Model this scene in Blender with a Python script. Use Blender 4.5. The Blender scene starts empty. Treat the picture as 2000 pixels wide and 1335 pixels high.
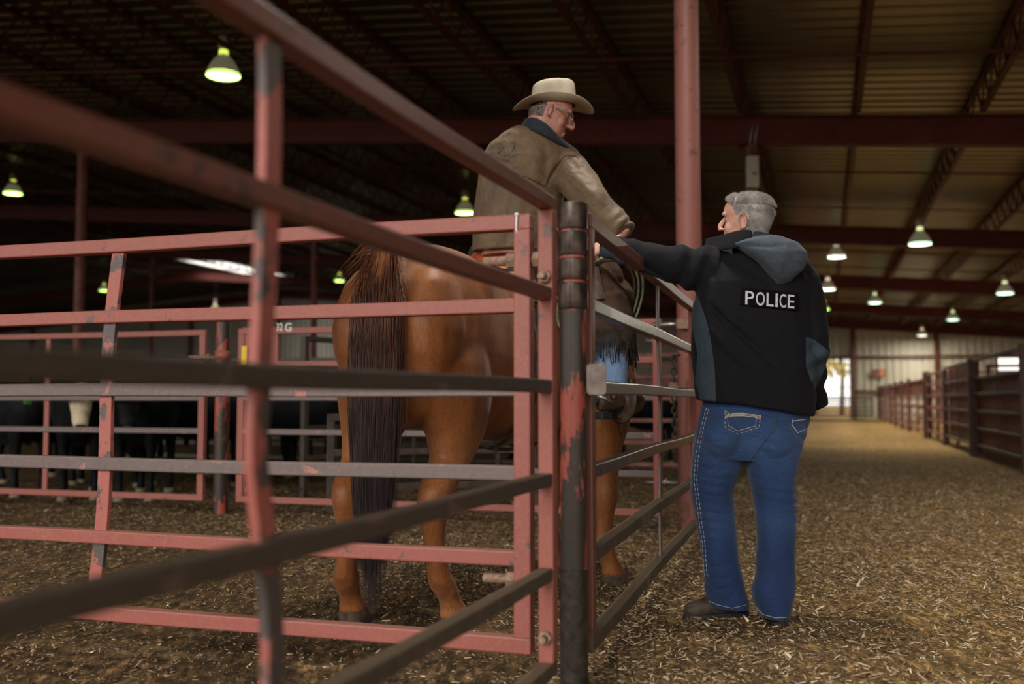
import bpy, bmesh, math, random
import numpy as np
from mathutils import Vector, Matrix, Euler, noise
from mathutils.bvhtree import BVHTree

# ------------------------------------------------------------------ camera, world, light, exposure
SC = bpy.context.scene
COL = SC.collection
F_PX = 1944.4
CAM_Z = 0.95
PITCH = math.radians(3.31)
cam_data = bpy.data.cameras.new('camera')
cam_data.sensor_width = 36.0
cam_data.lens = 35.0
cam_data.clip_start = 0.02
cam_data.clip_end = 600
cam_data.dof.use_dof = True
cam_data.dof.focus_distance = 4.3
cam_data.dof.aperture_fstop = 1.55
cam = bpy.data.objects.new('camera', cam_data)
cam.location = (0, 0, CAM_Z)
cam.rotation_euler = (math.radians(90) + PITCH, 0, 0)
COL.objects.link(cam)
SC.camera = cam

world = bpy.data.worlds.new('overcast_sky')
SC.world = world
world.use_nodes = True
wn = world.node_tree
bg = wn.nodes['Background']
bg.inputs['Color'].default_value = (1.0, 0.955, 0.885, 1)
bg.inputs['Strength'].default_value = 1.75

sun_data = bpy.data.lights.new('daylight_sun', 'SUN')
sun_data.energy = 2.0
sun_data.angle = math.radians(34)
sun_data.color = (1.0, 0.95, 0.88)
sun = bpy.data.objects.new('daylight_sun', sun_data)
# low, hazy sun from behind the camera and to its left
sun.rotation_euler = Vector((0.42, 0.85, -0.43)).to_track_quat('-Z', 'Y').to_euler()
COL.objects.link(sun)

SC.view_settings.view_transform = 'Standard'
SC.view_settings.look = 'None'
SC.view_settings.gamma = 1.0
SC.view_settings.use_curve_mapping = False
SC.view_settings.exposure = 0.0
SC.cycles.max_bounces = 7
SC.cycles.diffuse_bounces = 4
SC.cycles.caustics_reflective = False
SC.cycles.caustics_refractive = False
SC.cycles.sample_clamp_indirect = 6.0

# ------------------------------------------------------------------ coordinates
A = math.atan(610 / F_PX)                      # the aisle runs this far to the right of the view axis
SA, CA = math.sin(A), math.cos(A)

def UV(u, v, z=0.0):                            # u along the aisle, v across it
    return Vector((v * CA + u * SA, -v * SA + u * CA, z))

def at(px, py, Y):                              # point seen at a photo position, at distance Y in front
    a = (px - 1000) / F_PX
    b = (667.5 - py) / F_PX
    d = Vector((a, math.cos(PITCH) - b * math.sin(PITCH), math.sin(PITCH) + b * math.cos(PITCH)))
    return Vector((0, 0, CAM_Z)) + d * (Y / d.y)

rnd = random.Random(7)

# ------------------------------------------------------------------ materials
def new_mat(name):
    m = bpy.data.materials.new(name)
    m.use_nodes = True
    nt = m.node_tree
    b = nt.nodes['Principled BSDF']
    return m, nt, b

def N(nt, t, **kw):
    n = nt.nodes.new(t)
    for k, v in kw.items():
        setattr(n, k, v)
    return n

def coords(nt, scale=(1, 1, 1), space='Object'):
    tc = N(nt, 'ShaderNodeTexCoord')
    mp = N(nt, 'ShaderNodeMapping')
    mp.inputs['Scale'].default_value = scale
    nt.links.new(tc.outputs[space], mp.inputs['Vector'])
    return mp.outputs['Vector']

def noise_out(nt, vec, scale, detail=4, rough=0.6, dist=0.0):
    n = N(nt, 'ShaderNodeTexNoise')
    n.inputs['Scale'].default_value = scale
    n.inputs['Detail'].default_value = detail
    n.inputs['Roughness'].default_value = rough
    n.inputs['Distortion'].default_value = dist
    nt.links.new(vec, n.inputs['Vector'])
    return n.outputs['Fac']

def ramp(nt, fac, stops):
    r = N(nt, 'ShaderNodeValToRGB')
    e = r.color_ramp.elements
    while len(e) < len(stops):
        e.new(0.5)
    for el, (p, c) in zip(e, stops):
        el.position = p
        el.color = tuple(c) + (1,) if len(c) == 3 else c
    nt.links.new(fac, r.inputs['Fac'])
    return r.outputs['Color']

def mixc(nt, fac, a, b, mode='MIX'):
    m = N(nt, 'ShaderNodeMix', data_type='RGBA', blend_type=mode)
    for sock, val in ((m.inputs[0], fac), (m.inputs[6], a), (m.inputs[7], b)):
        if hasattr(val, 'is_output'):
            nt.links.new(val, sock)
        elif isinstance(val, (int, float)):
            sock.default_value = val
        else:
            sock.default_value = tuple(val) + (1,)
    return m.outputs[2]

def bump(nt, bsdf, height, strength=0.3, dist=0.01):
    b = N(nt, 'ShaderNodeBump')
    b.inputs['Strength'].default_value = strength
    b.inputs['Distance'].default_value = dist
    nt.links.new(height, b.inputs['Height'])
    nt.links.new(b.outputs['Normal'], bsdf.inputs['Normal'])

def noisy(name, c1, c2, scale=20, rough=0.7, metal=0.0, bstr=0.2, bdist=0.003, stretch=(1, 1, 1), lo=0.35, hi=0.65, detail=4, spec=0.4):
    m, nt, b = new_mat(name)
    v = coords(nt, stretch)
    f = noise_out(nt, v, scale, detail)
    nt.links.new(ramp(nt, f, [(lo, c1), (hi, c2)]), b.inputs['Base Color'])
    b.inputs['Roughness'].default_value = rough
    b.inputs['Metallic'].default_value = metal
    b.inputs['Specular IOR Level'].default_value = spec
    if bstr:
        bump(nt, b, f, bstr, bdist)
    return m

def painted(name, paint, paint2, under, wear=0.5, dust=(0.30, 0.22, 0.15), dust_amt=0.35, rough=0.5, scale=7, under_metal=0.3, stretch=(1, 1, 1)):
    """old oxide paint over dark steel, chipped, with arena dust lying on upward faces"""
    m, nt, b = new_mat(name)
    v = coords(nt)
    fine = noise_out(nt, v, 60, 5, 0.7)
    col = ramp(nt, fine, [(0.3, paint), (0.7, paint2)])
    big = noise_out(nt, coords(nt, stretch), scale, 9, 0.62, 0.3)
    mask = ramp(nt, big, [(wear - 0.012, (0, 0, 0)), (wear + 0.012, (1, 1, 1))])
    worn = ramp(nt, fine, [(0.25, tuple(x * 0.6 for x in under)), (0.75, under)])
    base = mixc(nt, mask, worn, col)
    spots = noise_out(nt, v, 160, 2, 0.5)
    sm = ramp(nt, spots, [(0.70, (0, 0, 0)), (0.74, (1, 1, 1))])
    base = mixc(nt, sm, base, tuple(x * 1.3 for x in dust))
    geo = N(nt, 'ShaderNodeNewGeometry')
    sep = N(nt, 'ShaderNodeSeparateXYZ')
    nt.links.new(geo.outputs['Normal'], sep.inputs[0])
    mp = N(nt, 'ShaderNodeMapRange')
    mp.inputs[1].default_value = 0.35
    mp.inputs[2].default_value = 0.95
    mp.inputs[4].default_value = dust_amt * 2.0
    nt.links.new(sep.outputs['Z'], mp.inputs[0])
    dn = noise_out(nt, v, 14, 4)
    dn2 = ramp(nt, dn, [(0.35, (0.12, 0.12, 0.12)), (0.7, (dust_amt, dust_amt, dust_amt))])
    add = N(nt, 'ShaderNodeMath', operation='ADD', use_clamp=True)
    nt.links.new(mp.outputs[0], add.inputs[0])
    nt.links.new(dn2, add.inputs[1])
    base = mixc(nt, add.outputs[0], base, dust)
    nt.links.new(base, b.inputs['Base Color'])
    b.inputs['Roughness'].default_value = rough
    mt = N(nt, 'ShaderNodeMath', operation='MULTIPLY')
    inv = N(nt, 'ShaderNodeMath', operation='SUBTRACT')
    inv.inputs[0].default_value = 1.0
    nt.links.new(mask, inv.inputs[1])
    nt.links.new(inv.outputs[0], mt.inputs[0])
    mt.inputs[1].default_value = under_metal
    nt.links.new(mt.outputs[0], b.inputs['Metallic'])
    hh = N(nt, 'ShaderNodeMath', operation='ADD')
    nt.links.new(mask, hh.inputs[0])
    nt.links.new(fine, hh.inputs[1])
    bump(nt, b, hh.outputs[0], 0.35, 0.0015)
    return m

RED = (0.285, 0.056, 0.045)
RED2 = (0.34, 0.088, 0.072)
STEEL = (0.135, 0.10, 0.10)
M = {}
M['red_paint'] = painted('red_paint', RED, RED2, STEEL, 0.345, dust_amt=0.13, scale=11)
M['chipped_red'] = painted('chipped_red', (0.36, 0.075, 0.062), (0.40, 0.11, 0.095), (0.10, 0.085, 0.09), 0.47, dust_amt=0.1)
M['worn_rail'] = painted('worn_rail', (0.40, 0.13, 0.11), (0.44, 0.17, 0.15), (0.17, 0.13, 0.135), 0.63, dust_amt=0.14)
M['brown_rail'] = painted('brown_rail', (0.155, 0.043, 0.028), (0.19, 0.062, 0.042), (0.10, 0.055, 0.042), 0.38, dust=(0.16, 0.09, 0.055), dust_amt=0.12, rough=0.42)
M['dark_rail'] = painted('dark_rail', (0.12, 0.07, 0.055), (0.13, 0.08, 0.065), (0.10, 0.078, 0.068), 0.60, dust=(0.13, 0.095, 0.065), dust_amt=0.25, rough=0.45)
M['dusty_rail'] = painted('dusty_rail', (0.14, 0.085, 0.06), (0.15, 0.09, 0.065), (0.10, 0.073, 0.055), 0.60, dust=(0.19, 0.135, 0.085), dust_amt=0.5, rough=0.8)
M['polished_rail'] = painted('polished_rail', (0.15, 0.062, 0.045), (0.18, 0.085, 0.065), (0.15, 0.118, 0.108), 0.56, dust=(0.18, 0.12, 0.08), dust_amt=0.15, rough=0.30, under_metal=0.6)
M['post_steel'] = painted('post_steel', (0.36, 0.042, 0.028), (0.38, 0.08, 0.055), (0.045, 0.036, 0.032), 0.535, dust=(0.11, 0.08, 0.055), dust_amt=0.2, rough=0.38, scale=9, stretch=(1, 1, .28))
M['dark_steel'] = noisy('dark_steel', (0.03, 0.026, 0.024), (0.08, 0.065, 0.055), 25, 0.4, 0.5)
M['bare_steel'] = noisy('bare_steel', (0.22, 0.2, 0.19), (0.32, 0.29, 0.27), 30, 0.35, 0.8)
M['rusty_bolt'] = noisy('rusty_bolt', (0.22, 0.12, 0.08), (0.36, 0.25, 0.18), 60, 0.7, 0.2)
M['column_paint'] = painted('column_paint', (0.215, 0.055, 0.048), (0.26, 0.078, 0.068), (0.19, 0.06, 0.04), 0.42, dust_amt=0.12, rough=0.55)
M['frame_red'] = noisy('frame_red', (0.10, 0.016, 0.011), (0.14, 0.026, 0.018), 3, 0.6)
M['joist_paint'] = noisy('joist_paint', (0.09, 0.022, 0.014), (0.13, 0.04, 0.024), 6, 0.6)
M['far_rail'] = noisy('far_rail', (0.16, 0.05, 0.04), (0.28, 0.11, 0.09), 5, 0.6)
M['far_dark'] = noisy('far_dark', (0.05, 0.022, 0.018), (0.09, 0.04, 0.03), 4, 0.65)
M['far_rust_sheet'] = noisy('far_rust_sheet', (0.10, 0.025, 0.016), (0.17, 0.05, 0.03), 3, 0.6, stretch=(1, 1, 0.3))
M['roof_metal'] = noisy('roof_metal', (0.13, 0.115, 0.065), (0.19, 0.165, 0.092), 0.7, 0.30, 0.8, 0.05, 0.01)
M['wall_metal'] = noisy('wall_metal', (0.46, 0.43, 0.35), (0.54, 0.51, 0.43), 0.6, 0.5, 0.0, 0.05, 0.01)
M['white_paint'] = noisy('white_paint', (0.6, 0.58, 0.52), (0.68, 0.66, 0.6), 12, 0.6)
M['letter_white'] = noisy('letter_white', (0.75, 0.74, 0.72), (0.85, 0.84, 0.82), 80, 0.6)
M['yellow'] = noisy('yellow', (0.75, 0.52, 0.03), (0.85, 0.62, 0.05), 30, 0.5)
M['green_tag'] = noisy('green_tag', (0.06, 0.32, 0.05), (0.08, 0.4, 0.07), 30, 0.5)

def emit(name, col, s):
    m, nt, b = new_mat(name)
    b.inputs['Emission Color'].default_value = tuple(col) + (1,)
    b.inputs['Emission Strength'].default_value = s
    b.inputs['Base Color'].default_value = (0.8, 0.8, 0.8, 1)
    return m
M['lamp_green'] = emit('lamp_green', (0.55, 1.0, 0.18), 9.0)
M['lamp_mint'] = emit('lamp_mint', (0.60, 1.0, 0.70), 9.0)
M['lamp_warm'] = emit('lamp_warm', (1.0, 0.93, 0.78), 9.0)
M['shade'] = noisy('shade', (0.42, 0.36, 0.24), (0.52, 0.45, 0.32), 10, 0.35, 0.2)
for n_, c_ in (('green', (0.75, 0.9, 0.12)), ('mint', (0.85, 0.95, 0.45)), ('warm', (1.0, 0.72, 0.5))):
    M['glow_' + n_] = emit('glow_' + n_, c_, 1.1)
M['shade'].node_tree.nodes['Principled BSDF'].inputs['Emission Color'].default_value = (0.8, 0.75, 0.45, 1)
M['shade'].node_tree.nodes['Principled BSDF'].inputs['Emission Strength'].default_value = 0.10   # faint emission stands in for light through translucent ribbed acrylic
M['ballast'] = noisy('ballast', (0.5, 0.42, 0.36), (0.62, 0.54, 0.47), 10, 0.5)

# ------------------------------------------------------------------ mesh helpers
class MB:
    def __init__(s):
        s.v = []; s.f = []; s.mi = []; s.cur = 0
    def add(s, verts, faces):
        o = len(s.v)
        s.v += [tuple(v) for v in verts]
        s.f += [tuple(i + o for i in f) for f in faces]
        s.mi += [s.cur] * len(faces)
        return s
    def box(s, c, d, R=None):
        c = Vector(c); h = Vector(d) * 0.5
        vs = []
        for sx in (-1, 1):
            for sy in (-1, 1):
                for sz in (-1, 1):
                    p = Vector((sx * h.x, sy * h.y, sz * h.z))
                    vs.append(c + (R @ p if R else p))
        return s.add(vs, [(0, 1, 3, 2), (4, 6, 7, 5), (0, 4, 5, 1), (2, 3, 7, 6), (0, 2, 6, 4), (1, 5, 7, 3)])
    def bar(s, p0, p1, w, h, up=(0, 0, 1)):     # w across, h along up
        p0 = Vector(p0); p1 = Vector(p1)
        t = (p1 - p0).normalized(); up = Vector(up)
        side = t.cross(up)
        if side.length < 1e-4: side = Vector((1, 0, 0))
        side.normalize(); u2 = side.cross(t).normalized()
        vs = []
        for p in (p0, p1):
            for a, b in ((-1, -1), (1, -1), (1, 1), (-1, 1)):
                vs.append(p + side * (a * w / 2) + u2 * (b * h / 2))
        return s.add(vs, [(0, 1, 2, 3), (7, 6, 5, 4), (0, 4, 5, 1), (1, 5, 6, 2), (2, 6, 7, 3), (3, 7, 4, 0)])
    def path(s, pts, w, h, up=(0, 0, 1)):        # rectangular tube along a polyline
        pts = [Vector(p) for p in pts]; up = Vector(up); vs = []; fs = []
        for i, p in enumerate(pts):
            t = (pts[min(i + 1, len(pts) - 1)] - pts[max(i - 1, 0)]).normalized()
            side = t.cross(up).normalized(); u2 = side.cross(t).normalized()
            for a, b in ((-1, -1), (1, -1), (1, 1), (-1, 1)):
                vs.append(p + side * (a * w / 2) + u2 * (b * h / 2))
        for i in range(len(pts) - 1):
            for k in range(4):
                fs.append((i * 4 + k, i * 4 + (k + 1) % 4, i * 4 + 4 + (k + 1) % 4, i * 4 + 4 + k))
        fs.append((3, 2, 1, 0)); e = (len(pts) - 1) * 4; fs.append((e, e + 1, e + 2, e + 3))
        return s.add(vs, fs)
    def tube(s, pts, radii, n=12, cap=True, up=None, closed=False):
        """radii: number or (ra, rb); ra lies along the side axis, rb along up"""
        pts = [Vector(p) for p in pts]
        if not isinstance(radii, (list, tuple)) or (len(radii) == 2 and len(pts) != 2):
            radii = [radii] * len(pts)
        L = len(pts); vs = []; fs = []; ref = Vector(up) if up else None; prev = None
        for i, p in enumerate(pts):
            if closed:
                t = (pts[(i + 1) % L] - pts[i - 1]).normalized()
            else:
                t = (pts[min(i + 1, L - 1)] - pts[max(i - 1, 0)]).normalized()
            if ref is not None:
                a = t.cross(ref)
                if a.length < 1e-3: a = t.cross(Vector((0, 1, 0.01)))
            elif prev is None:
                a = t.cross(Vector((0, 0, 1)))
                if a.length < 0.1: a = t.cross(Vector((0, 1, 0)))
            else:
                a = prev - t * prev.dot(t)
            a.normalize(); prev = a; b = a.cross(t).normalized()
            r = radii[i]
            ra, rb = r if isinstance(r, (list, tuple)) else (r, r)
            for k in range(n):
                th = 2 * math.pi * k / n
                vs.append(p + a * (ra * math.cos(th)) + b * (rb * math.sin(th)))
        for i in range(L if closed else L - 1):
            j = (i + 1) % L
            for k in range(n):
                fs.append((i * n + k, i * n + (k + 1) % n, j * n + (k + 1) % n, j * n + k))
        if cap and not closed:
            fs.append(tuple(range(n - 1, -1, -1))); fs.append(tuple((L - 1) * n + k for k in range(n)))
        return s.add(vs, fs)
    def loft(s, secs, n=28, ex=2.0, cap=True):
        """secs: (centre, a_vec, b_vec[, exponent])"""
        vs = []; fs = []; L = len(secs)
        for sec in secs:
            c, a, b = Vector(sec[0]), Vector(sec[1]), Vector(sec[2])
            e = 2.0 / (sec[3] if len(sec) > 3 else ex)
            for k in range(n):
                th = 2 * math.pi * k / n
                ct, st = math.cos(th), math.sin(th)
                vs.append(c + a * (math.copysign(abs(ct) ** e, ct)) + b * (math.copysign(abs(st) ** e, st)))
        for i in range(L - 1):
            for k in range(n):
                fs.append((i * n + k, i * n + (k + 1) % n, (i + 1) * n + (k + 1) % n, (i + 1) * n + k))
        if cap:
            fs.append(tuple(range(n - 1, -1, -1))); fs.append(tuple((L - 1) * n + k for k in range(n)))
        return s.add(vs, fs)
    def ball(s, c, r, n=16, R=None):
        c = Vector(c); r = Vector(r) if not isinstance(r, (int, float)) else Vector((r, r, r))
        vs = []; fs = []; m = n // 2
        for i in range(1, m):
            ph = math.pi * i / m
            for k in range(n):
                th = 2 * math.pi * k / n
                p = Vector((r.x * math.sin(ph) * math.cos(th), r.y * math.sin(ph) * math.sin(th), r.z * math.cos(ph)))
                vs.append(c + (R @ p if R else p))
        p = Vector((0, 0, r.z)); q = Vector((0, 0, -r.z))
        vs.append(c + (R @ p if R else p)); vs.append(c + (R @ q if R else q))
        T = len(vs) - 2
        for i in range(m - 2):
            for k in range(n):
                fs.append((i * n + k, (i + 1) * n + k, (i + 1) * n + (k + 1) % n, i * n + (k + 1) % n))
        for k in range(n):
            fs.append((T, k, (k + 1) % n)); fs.append((T + 1, (m - 2) * n + (k + 1) % n, (m - 2) * n + k))
        return s.add(vs, fs)
    def lathe(s, prof, c=(0, 0, 0), n=24):       # prof (r, z) top to bottom, open
        vs = []; fs = []; c = Vector(c)
        for r, z in prof:
            for k in range(n):
                th = 2 * math.pi * k / n
                vs.append(c + Vector((r * math.cos(th), r * math.sin(th), z)))
        for i in range(len(prof) - 1):
            for k in range(n):
                fs.append((i * n + k, (i + 1) * n + k, (i + 1) * n + (k + 1) % n, i * n + (k + 1) % n))
        return s.add(vs, fs)
    def mesh(s, name):
        me = bpy.data.meshes.new(name)
        me.from_pydata(s.v, [], s.f)
        me.update()
        return me
    def build(s, name, mat, parent=None, smooth=False, bevel=0.0, recalc=True):
        me = s.mesh(name)
        if recalc:
            bm = bmesh.new(); bm.from_mesh(me); bmesh.ops.recalc_face_normals(bm, faces=bm.faces); bm.to_mesh(me); bm.free()
        mats = mat if isinstance(mat, (list, tuple)) else [mat]
        for m in mats: me.materials.append(m)
        if len(mats) > 1:
            me.polygons.foreach_set('material_index', s.mi)
        if smooth:
            me.polygons.foreach_set('use_smooth', [True] * len(me.polygons))
        o = bpy.data.objects.new(name, me)
        COL.objects.link(o)
        if parent is not None: o.parent = parent
        if bevel:
            b = o.modifiers.new('bevel', 'BEVEL'); b.width = bevel; b.segments = 2; b.limit_method = 'ANGLE'
            b.harden_normals = False
        return o

def tag(o, label=None, cat=None, group=None, kind=None):
    if label: o['label'] = label
    if cat: o['category'] = cat
    if group: o['group'] = group
    if kind: o['kind'] = kind
    return o

def thing(name, label, cat, loc=(0, 0, 0), rz=0.0, group=None):
    o = bpy.data.objects.new(name, None)
    o.empty_display_size = 0.1
    COL.objects.link(o); o.location = loc; o.rotation_euler = (0, 0, rz)
    return tag(o, label, cat, group)

def dup(root, loc=None, rz=None, label=None, group=None):
    r = root.copy(); COL.objects.link(r)
    if loc is not None: r.location = loc
    if rz is not None: r.rotation_euler = (0, 0, rz)
    if label: r['label'] = label
    if group: r['group'] = group
    for ch in list(root.children):
        c = ch.copy(); COL.objects.link(c); c.parent = r
        for g in list(ch.children):
            d = g.copy(); COL.objects.link(d); d.parent = c
    return r

def blob(mb, name, mat, parent=None, voxel=0.01, smooth=5, deform=None, factor=0.5, keep=True):
    """fuse overlapping closed shapes into one continuous skin"""
    me = mb.mesh(name + '_raw')
    bm = bmesh.new(); bm.from_mesh(me); bmesh.ops.recalc_face_normals(bm, faces=bm.faces); bm.to_mesh(me); bm.free()
    t = bpy.data.objects.new('tmp', me); COL.objects.link(t)
    r = t.modifiers.new('r', 'REMESH'); r.mode = 'VOXEL'; r.voxel_size = voxel; r.use_smooth_shade = True
    if smooth:
        sm = t.modifiers.new('s', 'SMOOTH'); sm.iterations = smooth; sm.factor = factor
    dg = bpy.context.evaluated_depsgraph_get(); dg.update()
    ev = t.evaluated_get(dg)
    out = bpy.data.meshes.new_from_object(ev)
    out.name = name
    bpy.data.objects.remove(t); bpy.data.meshes.remove(me)
    n = len(out.vertices)
    if deform:
        co = np.empty(n * 3, dtype=np.float32); out.vertices.foreach_get('co', co)
        no = np.empty(n * 3, dtype=np.float32); out.vertices.foreach_get('normal', no)
        co = co.reshape(-1, 3); no = no.reshape(-1, 3)
        co = deform(co, no).astype(np.float32)
        out.vertices.foreach_set('co', co.ravel()); out.update()
    out.polygons.foreach_set('use_smooth', [True] * len(out.polygons))
    out.materials.clear()
    for m in (mat if isinstance(mat, (list, tuple)) else [mat]): out.materials.append(m)
    o = bpy.data.objects.new(name, out); COL.objects.link(o)
    if parent is not None: o.parent = parent
    return o

def vnoise(co, scale, seed=0, stretch=(1, 1, 1)):
    out = np.empty(len(co)); sx, sy, sz = (scale * k for k in stretch)
    f = noise.noise
    for i, (x, y, z) in enumerate(co.tolist()):
        out[i] = f((x * sx + seed, y * sy, z * sz))
    return out
# ------------------------------------------------------------------ the barn
Z0 = 4.56                                        # underside of the frames over v = 0
SL = 0.08                                        # roof slope
RIDGE = -30.5
FRAMES = [5.25, 14.67, 24.1, 33.5, 43.0, 52.0]
VR = 12.6; VL = -56.0; UB = -3.0; UF = 53.0

def zb(v):                                       # underside of frame beam
    return Z0 - SL * v if v > RIDGE else Z0 - SL * RIDGE + SL * (v - RIDGE)
def zroof(v): return zb(v) + 0.80

def struct(name, mb, mat, smooth=False, bevel=0):
    o = mb.build(name, mat, smooth=smooth, bevel=bevel)
    o['kind'] = 'structure'
    return o

# roof sheet: trapezoid ribs running down the slope
def roof_sheet():
    mb = MB(); pitch = 0.305
    prof = []
    u = UB
    while u < UF:
        prof += [(u, 0.0), (u + 0.20, 0.0), (u + 0.215, 0.05), (u + 0.275, 0.05), (u + 0.30, 0.0)]
        u += pitch
    vsL = [VR, -26.9, -30.2, RIDGE, VL]
    P = len(prof)
    vs = []
    for v in vsL:
        for (uu, dz) in prof:
            vs.append(UV(uu, v, zroof(v) + dz))
    fs = []
    for j in range(len(vsL) - 1):
        for i in range(P - 1):
            if j == 1 and 39.3 < prof[i][0] < 47.0: continue       # the open ridge light
            fs.append((j * P + i, j * P + i + 1, (j + 1) * P + i + 1, (j + 1) * P + i))
    mb.add(vs, fs)
    return mb
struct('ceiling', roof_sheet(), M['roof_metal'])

# floor
def floor_mesh():
    xs = np.concatenate([np.linspace(-90, -6, 15)[:-1], np.linspace(-6, 8, 281), np.linspace(8, 110, 16)[1:]])
    ys = np.concatenate([np.linspace(-60, 0.5, 8)[:-1], np.linspace(0.5, 12, 231), np.linspace(12, 130, 28)[1:]])
    vs = []
    for y in ys:
        for x in xs:
            z = ground_z(x, y)
            vs.append((x, y, z))
    nx = len(xs); fs = []
    for j in range(len(ys) - 1):
        for i in range(nx - 1):
            fs.append((j * nx + i, j * nx + i + 1, (j + 1) * nx + i + 1, (j + 1) * nx + i))
    mb = MB(); mb.v = vs; mb.f = fs; mb.mi = [0] * len(fs)
    return mb

def ground_z(x, y):
    if x < -6.2 or x > 8.2 or y > 12.2 or y < 0.4: return 0.0
    pen = 1.0 if (x * CA - y * SA) < -0.95 else 0.45
    z = 0.022 * pen * noise.noise((x * 2.3, y * 2.3, 0)) + 0.016 * pen * noise.noise((x * 7, y * 7, 3)) + 0.008 * pen * noise.noise((x * 18, y * 18, 5))
    d = math.hypot(x - 0.2, y - 3.2)
    z += 0.045 * math.exp(-(d / 0.25) ** 2)
    return z

def floor_mat():
    m, nt, b = new_mat('arena_dirt')
    v = coords(nt)
    big = noise_out(nt, v, 0.9, 5, 0.6)
    mid = noise_out(nt, v, 16, 8, 0.75)
    fine = noise_out(nt, v, 90, 3, 0.7)
    soil = ramp(nt, mid, [(0.30, (0.075, 0.048, 0.024)), (0.52, (0.16, 0.105, 0.055)), (0.72, (0.27, 0.185, 0.10))])
    chips = ramp(nt, mid, [(0.30, (0.19, 0.115, 0.042)), (0.5, (0.35, 0.225, 0.09)), (0.72, (0.52, 0.36, 0.165))])
    # the aisle is strewn with wood shavings, the pens are mostly manure
    tc = N(nt, 'ShaderNodeTexCoord'); sx = N(nt, 'ShaderNodeSeparateXYZ')
    nt.links.new(tc.outputs['Object'], sx.inputs[0])
    a = N(nt, 'ShaderNodeMath', operation='MULTIPLY'); a.inputs[1].default_value = CA
    c = N(nt, 'ShaderNodeMath', operation='MULTIPLY'); c.inputs[1].default_value = -SA
    nt.links.new(sx.outputs[0], a.inputs[0]); nt.links.new(sx.outputs[1], c.inputs[0])
    s = N(nt, 'ShaderNodeMath', operation='ADD'); nt.links.new(a.outputs[0], s.inputs[0]); nt.links.new(c.outputs[0], s.inputs[1])
    s2 = N(nt, 'ShaderNodeMath', operation='MULTIPLY_ADD'); s2.inputs[1].default_value = 0.5; s2.inputs[2].default_value = 0.75
    nt.links.new(s.outputs[0], s2.inputs[0])
    s3 = N(nt, 'ShaderNodeMath', operation='MULTIPLY_ADD', use_clamp=True)
    nt.links.new(big, s3.inputs[0]); s3.inputs[1].default_value = 2.0
    s4 = N(nt, 'ShaderNodeMath', operation='ADD'); s4.inputs[1].default_value = -1.2
    nt.links.new(s2.outputs[0], s4.inputs[0]); nt.links.new(s4.outputs[0], s3.inputs[2])
    col = mixc(nt, s3.outputs[0], soil, chips)
    fr = ramp(nt, fine, [(0.3, (0.5, 0.5, 0.5)), (0.7, (1.4, 1.4, 1.4))])
    col = mixc(nt, 1.0, col, fr, 'MULTIPLY')
    for sc_, rt in ((55, 0.6), (38, -0.9)):
        tcv = N(nt, 'ShaderNodeTexCoord'); mpv = N(nt, 'ShaderNodeMapping'); mpv.inputs['Rotation'].default_value = (0, 0, rt); mpv.inputs['Scale'].default_value = (1, 0.35, 1)
        nt.links.new(tcv.outputs['Object'], mpv.inputs['Vector'])
        vo = N(nt, 'ShaderNodeTexVoronoi'); vo.inputs['Scale'].default_value = sc_; nt.links.new(mpv.outputs['Vector'], vo.inputs['Vector'])
        sp = N(nt, 'ShaderNodeSeparateColor'); nt.links.new(vo.outputs['Color'], sp.inputs[0])
        k_ = ramp(nt, sp.outputs[0], [(0.0, (0.45, 0.45, 0.45)), (0.6, (0.95, 0.93, 0.9)), (0.85, (1.5, 1.42, 1.3)), (1.0, (2.1, 1.95, 1.7))])
        col = mixc(nt, 0.7, col, k_, 'MULTIPLY')
    nt.links.new(col, b.inputs['Base Color'])
    b.inputs['Roughness'].default_value = 0.95
    b.inputs['Specular IOR Level'].default_value = 0.15
    h = N(nt, 'ShaderNodeMath', operation='ADD'); nt.links.new(mid, h.inputs[0]); nt.links.new(fine, h.inputs[1])
    bump(nt, b, h.outputs[0], 0.9, 0.02)
    return m
M['dirt'] = floor_mat()
struct('floor', floor_mesh(), M['dirt'], smooth=True)

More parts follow.
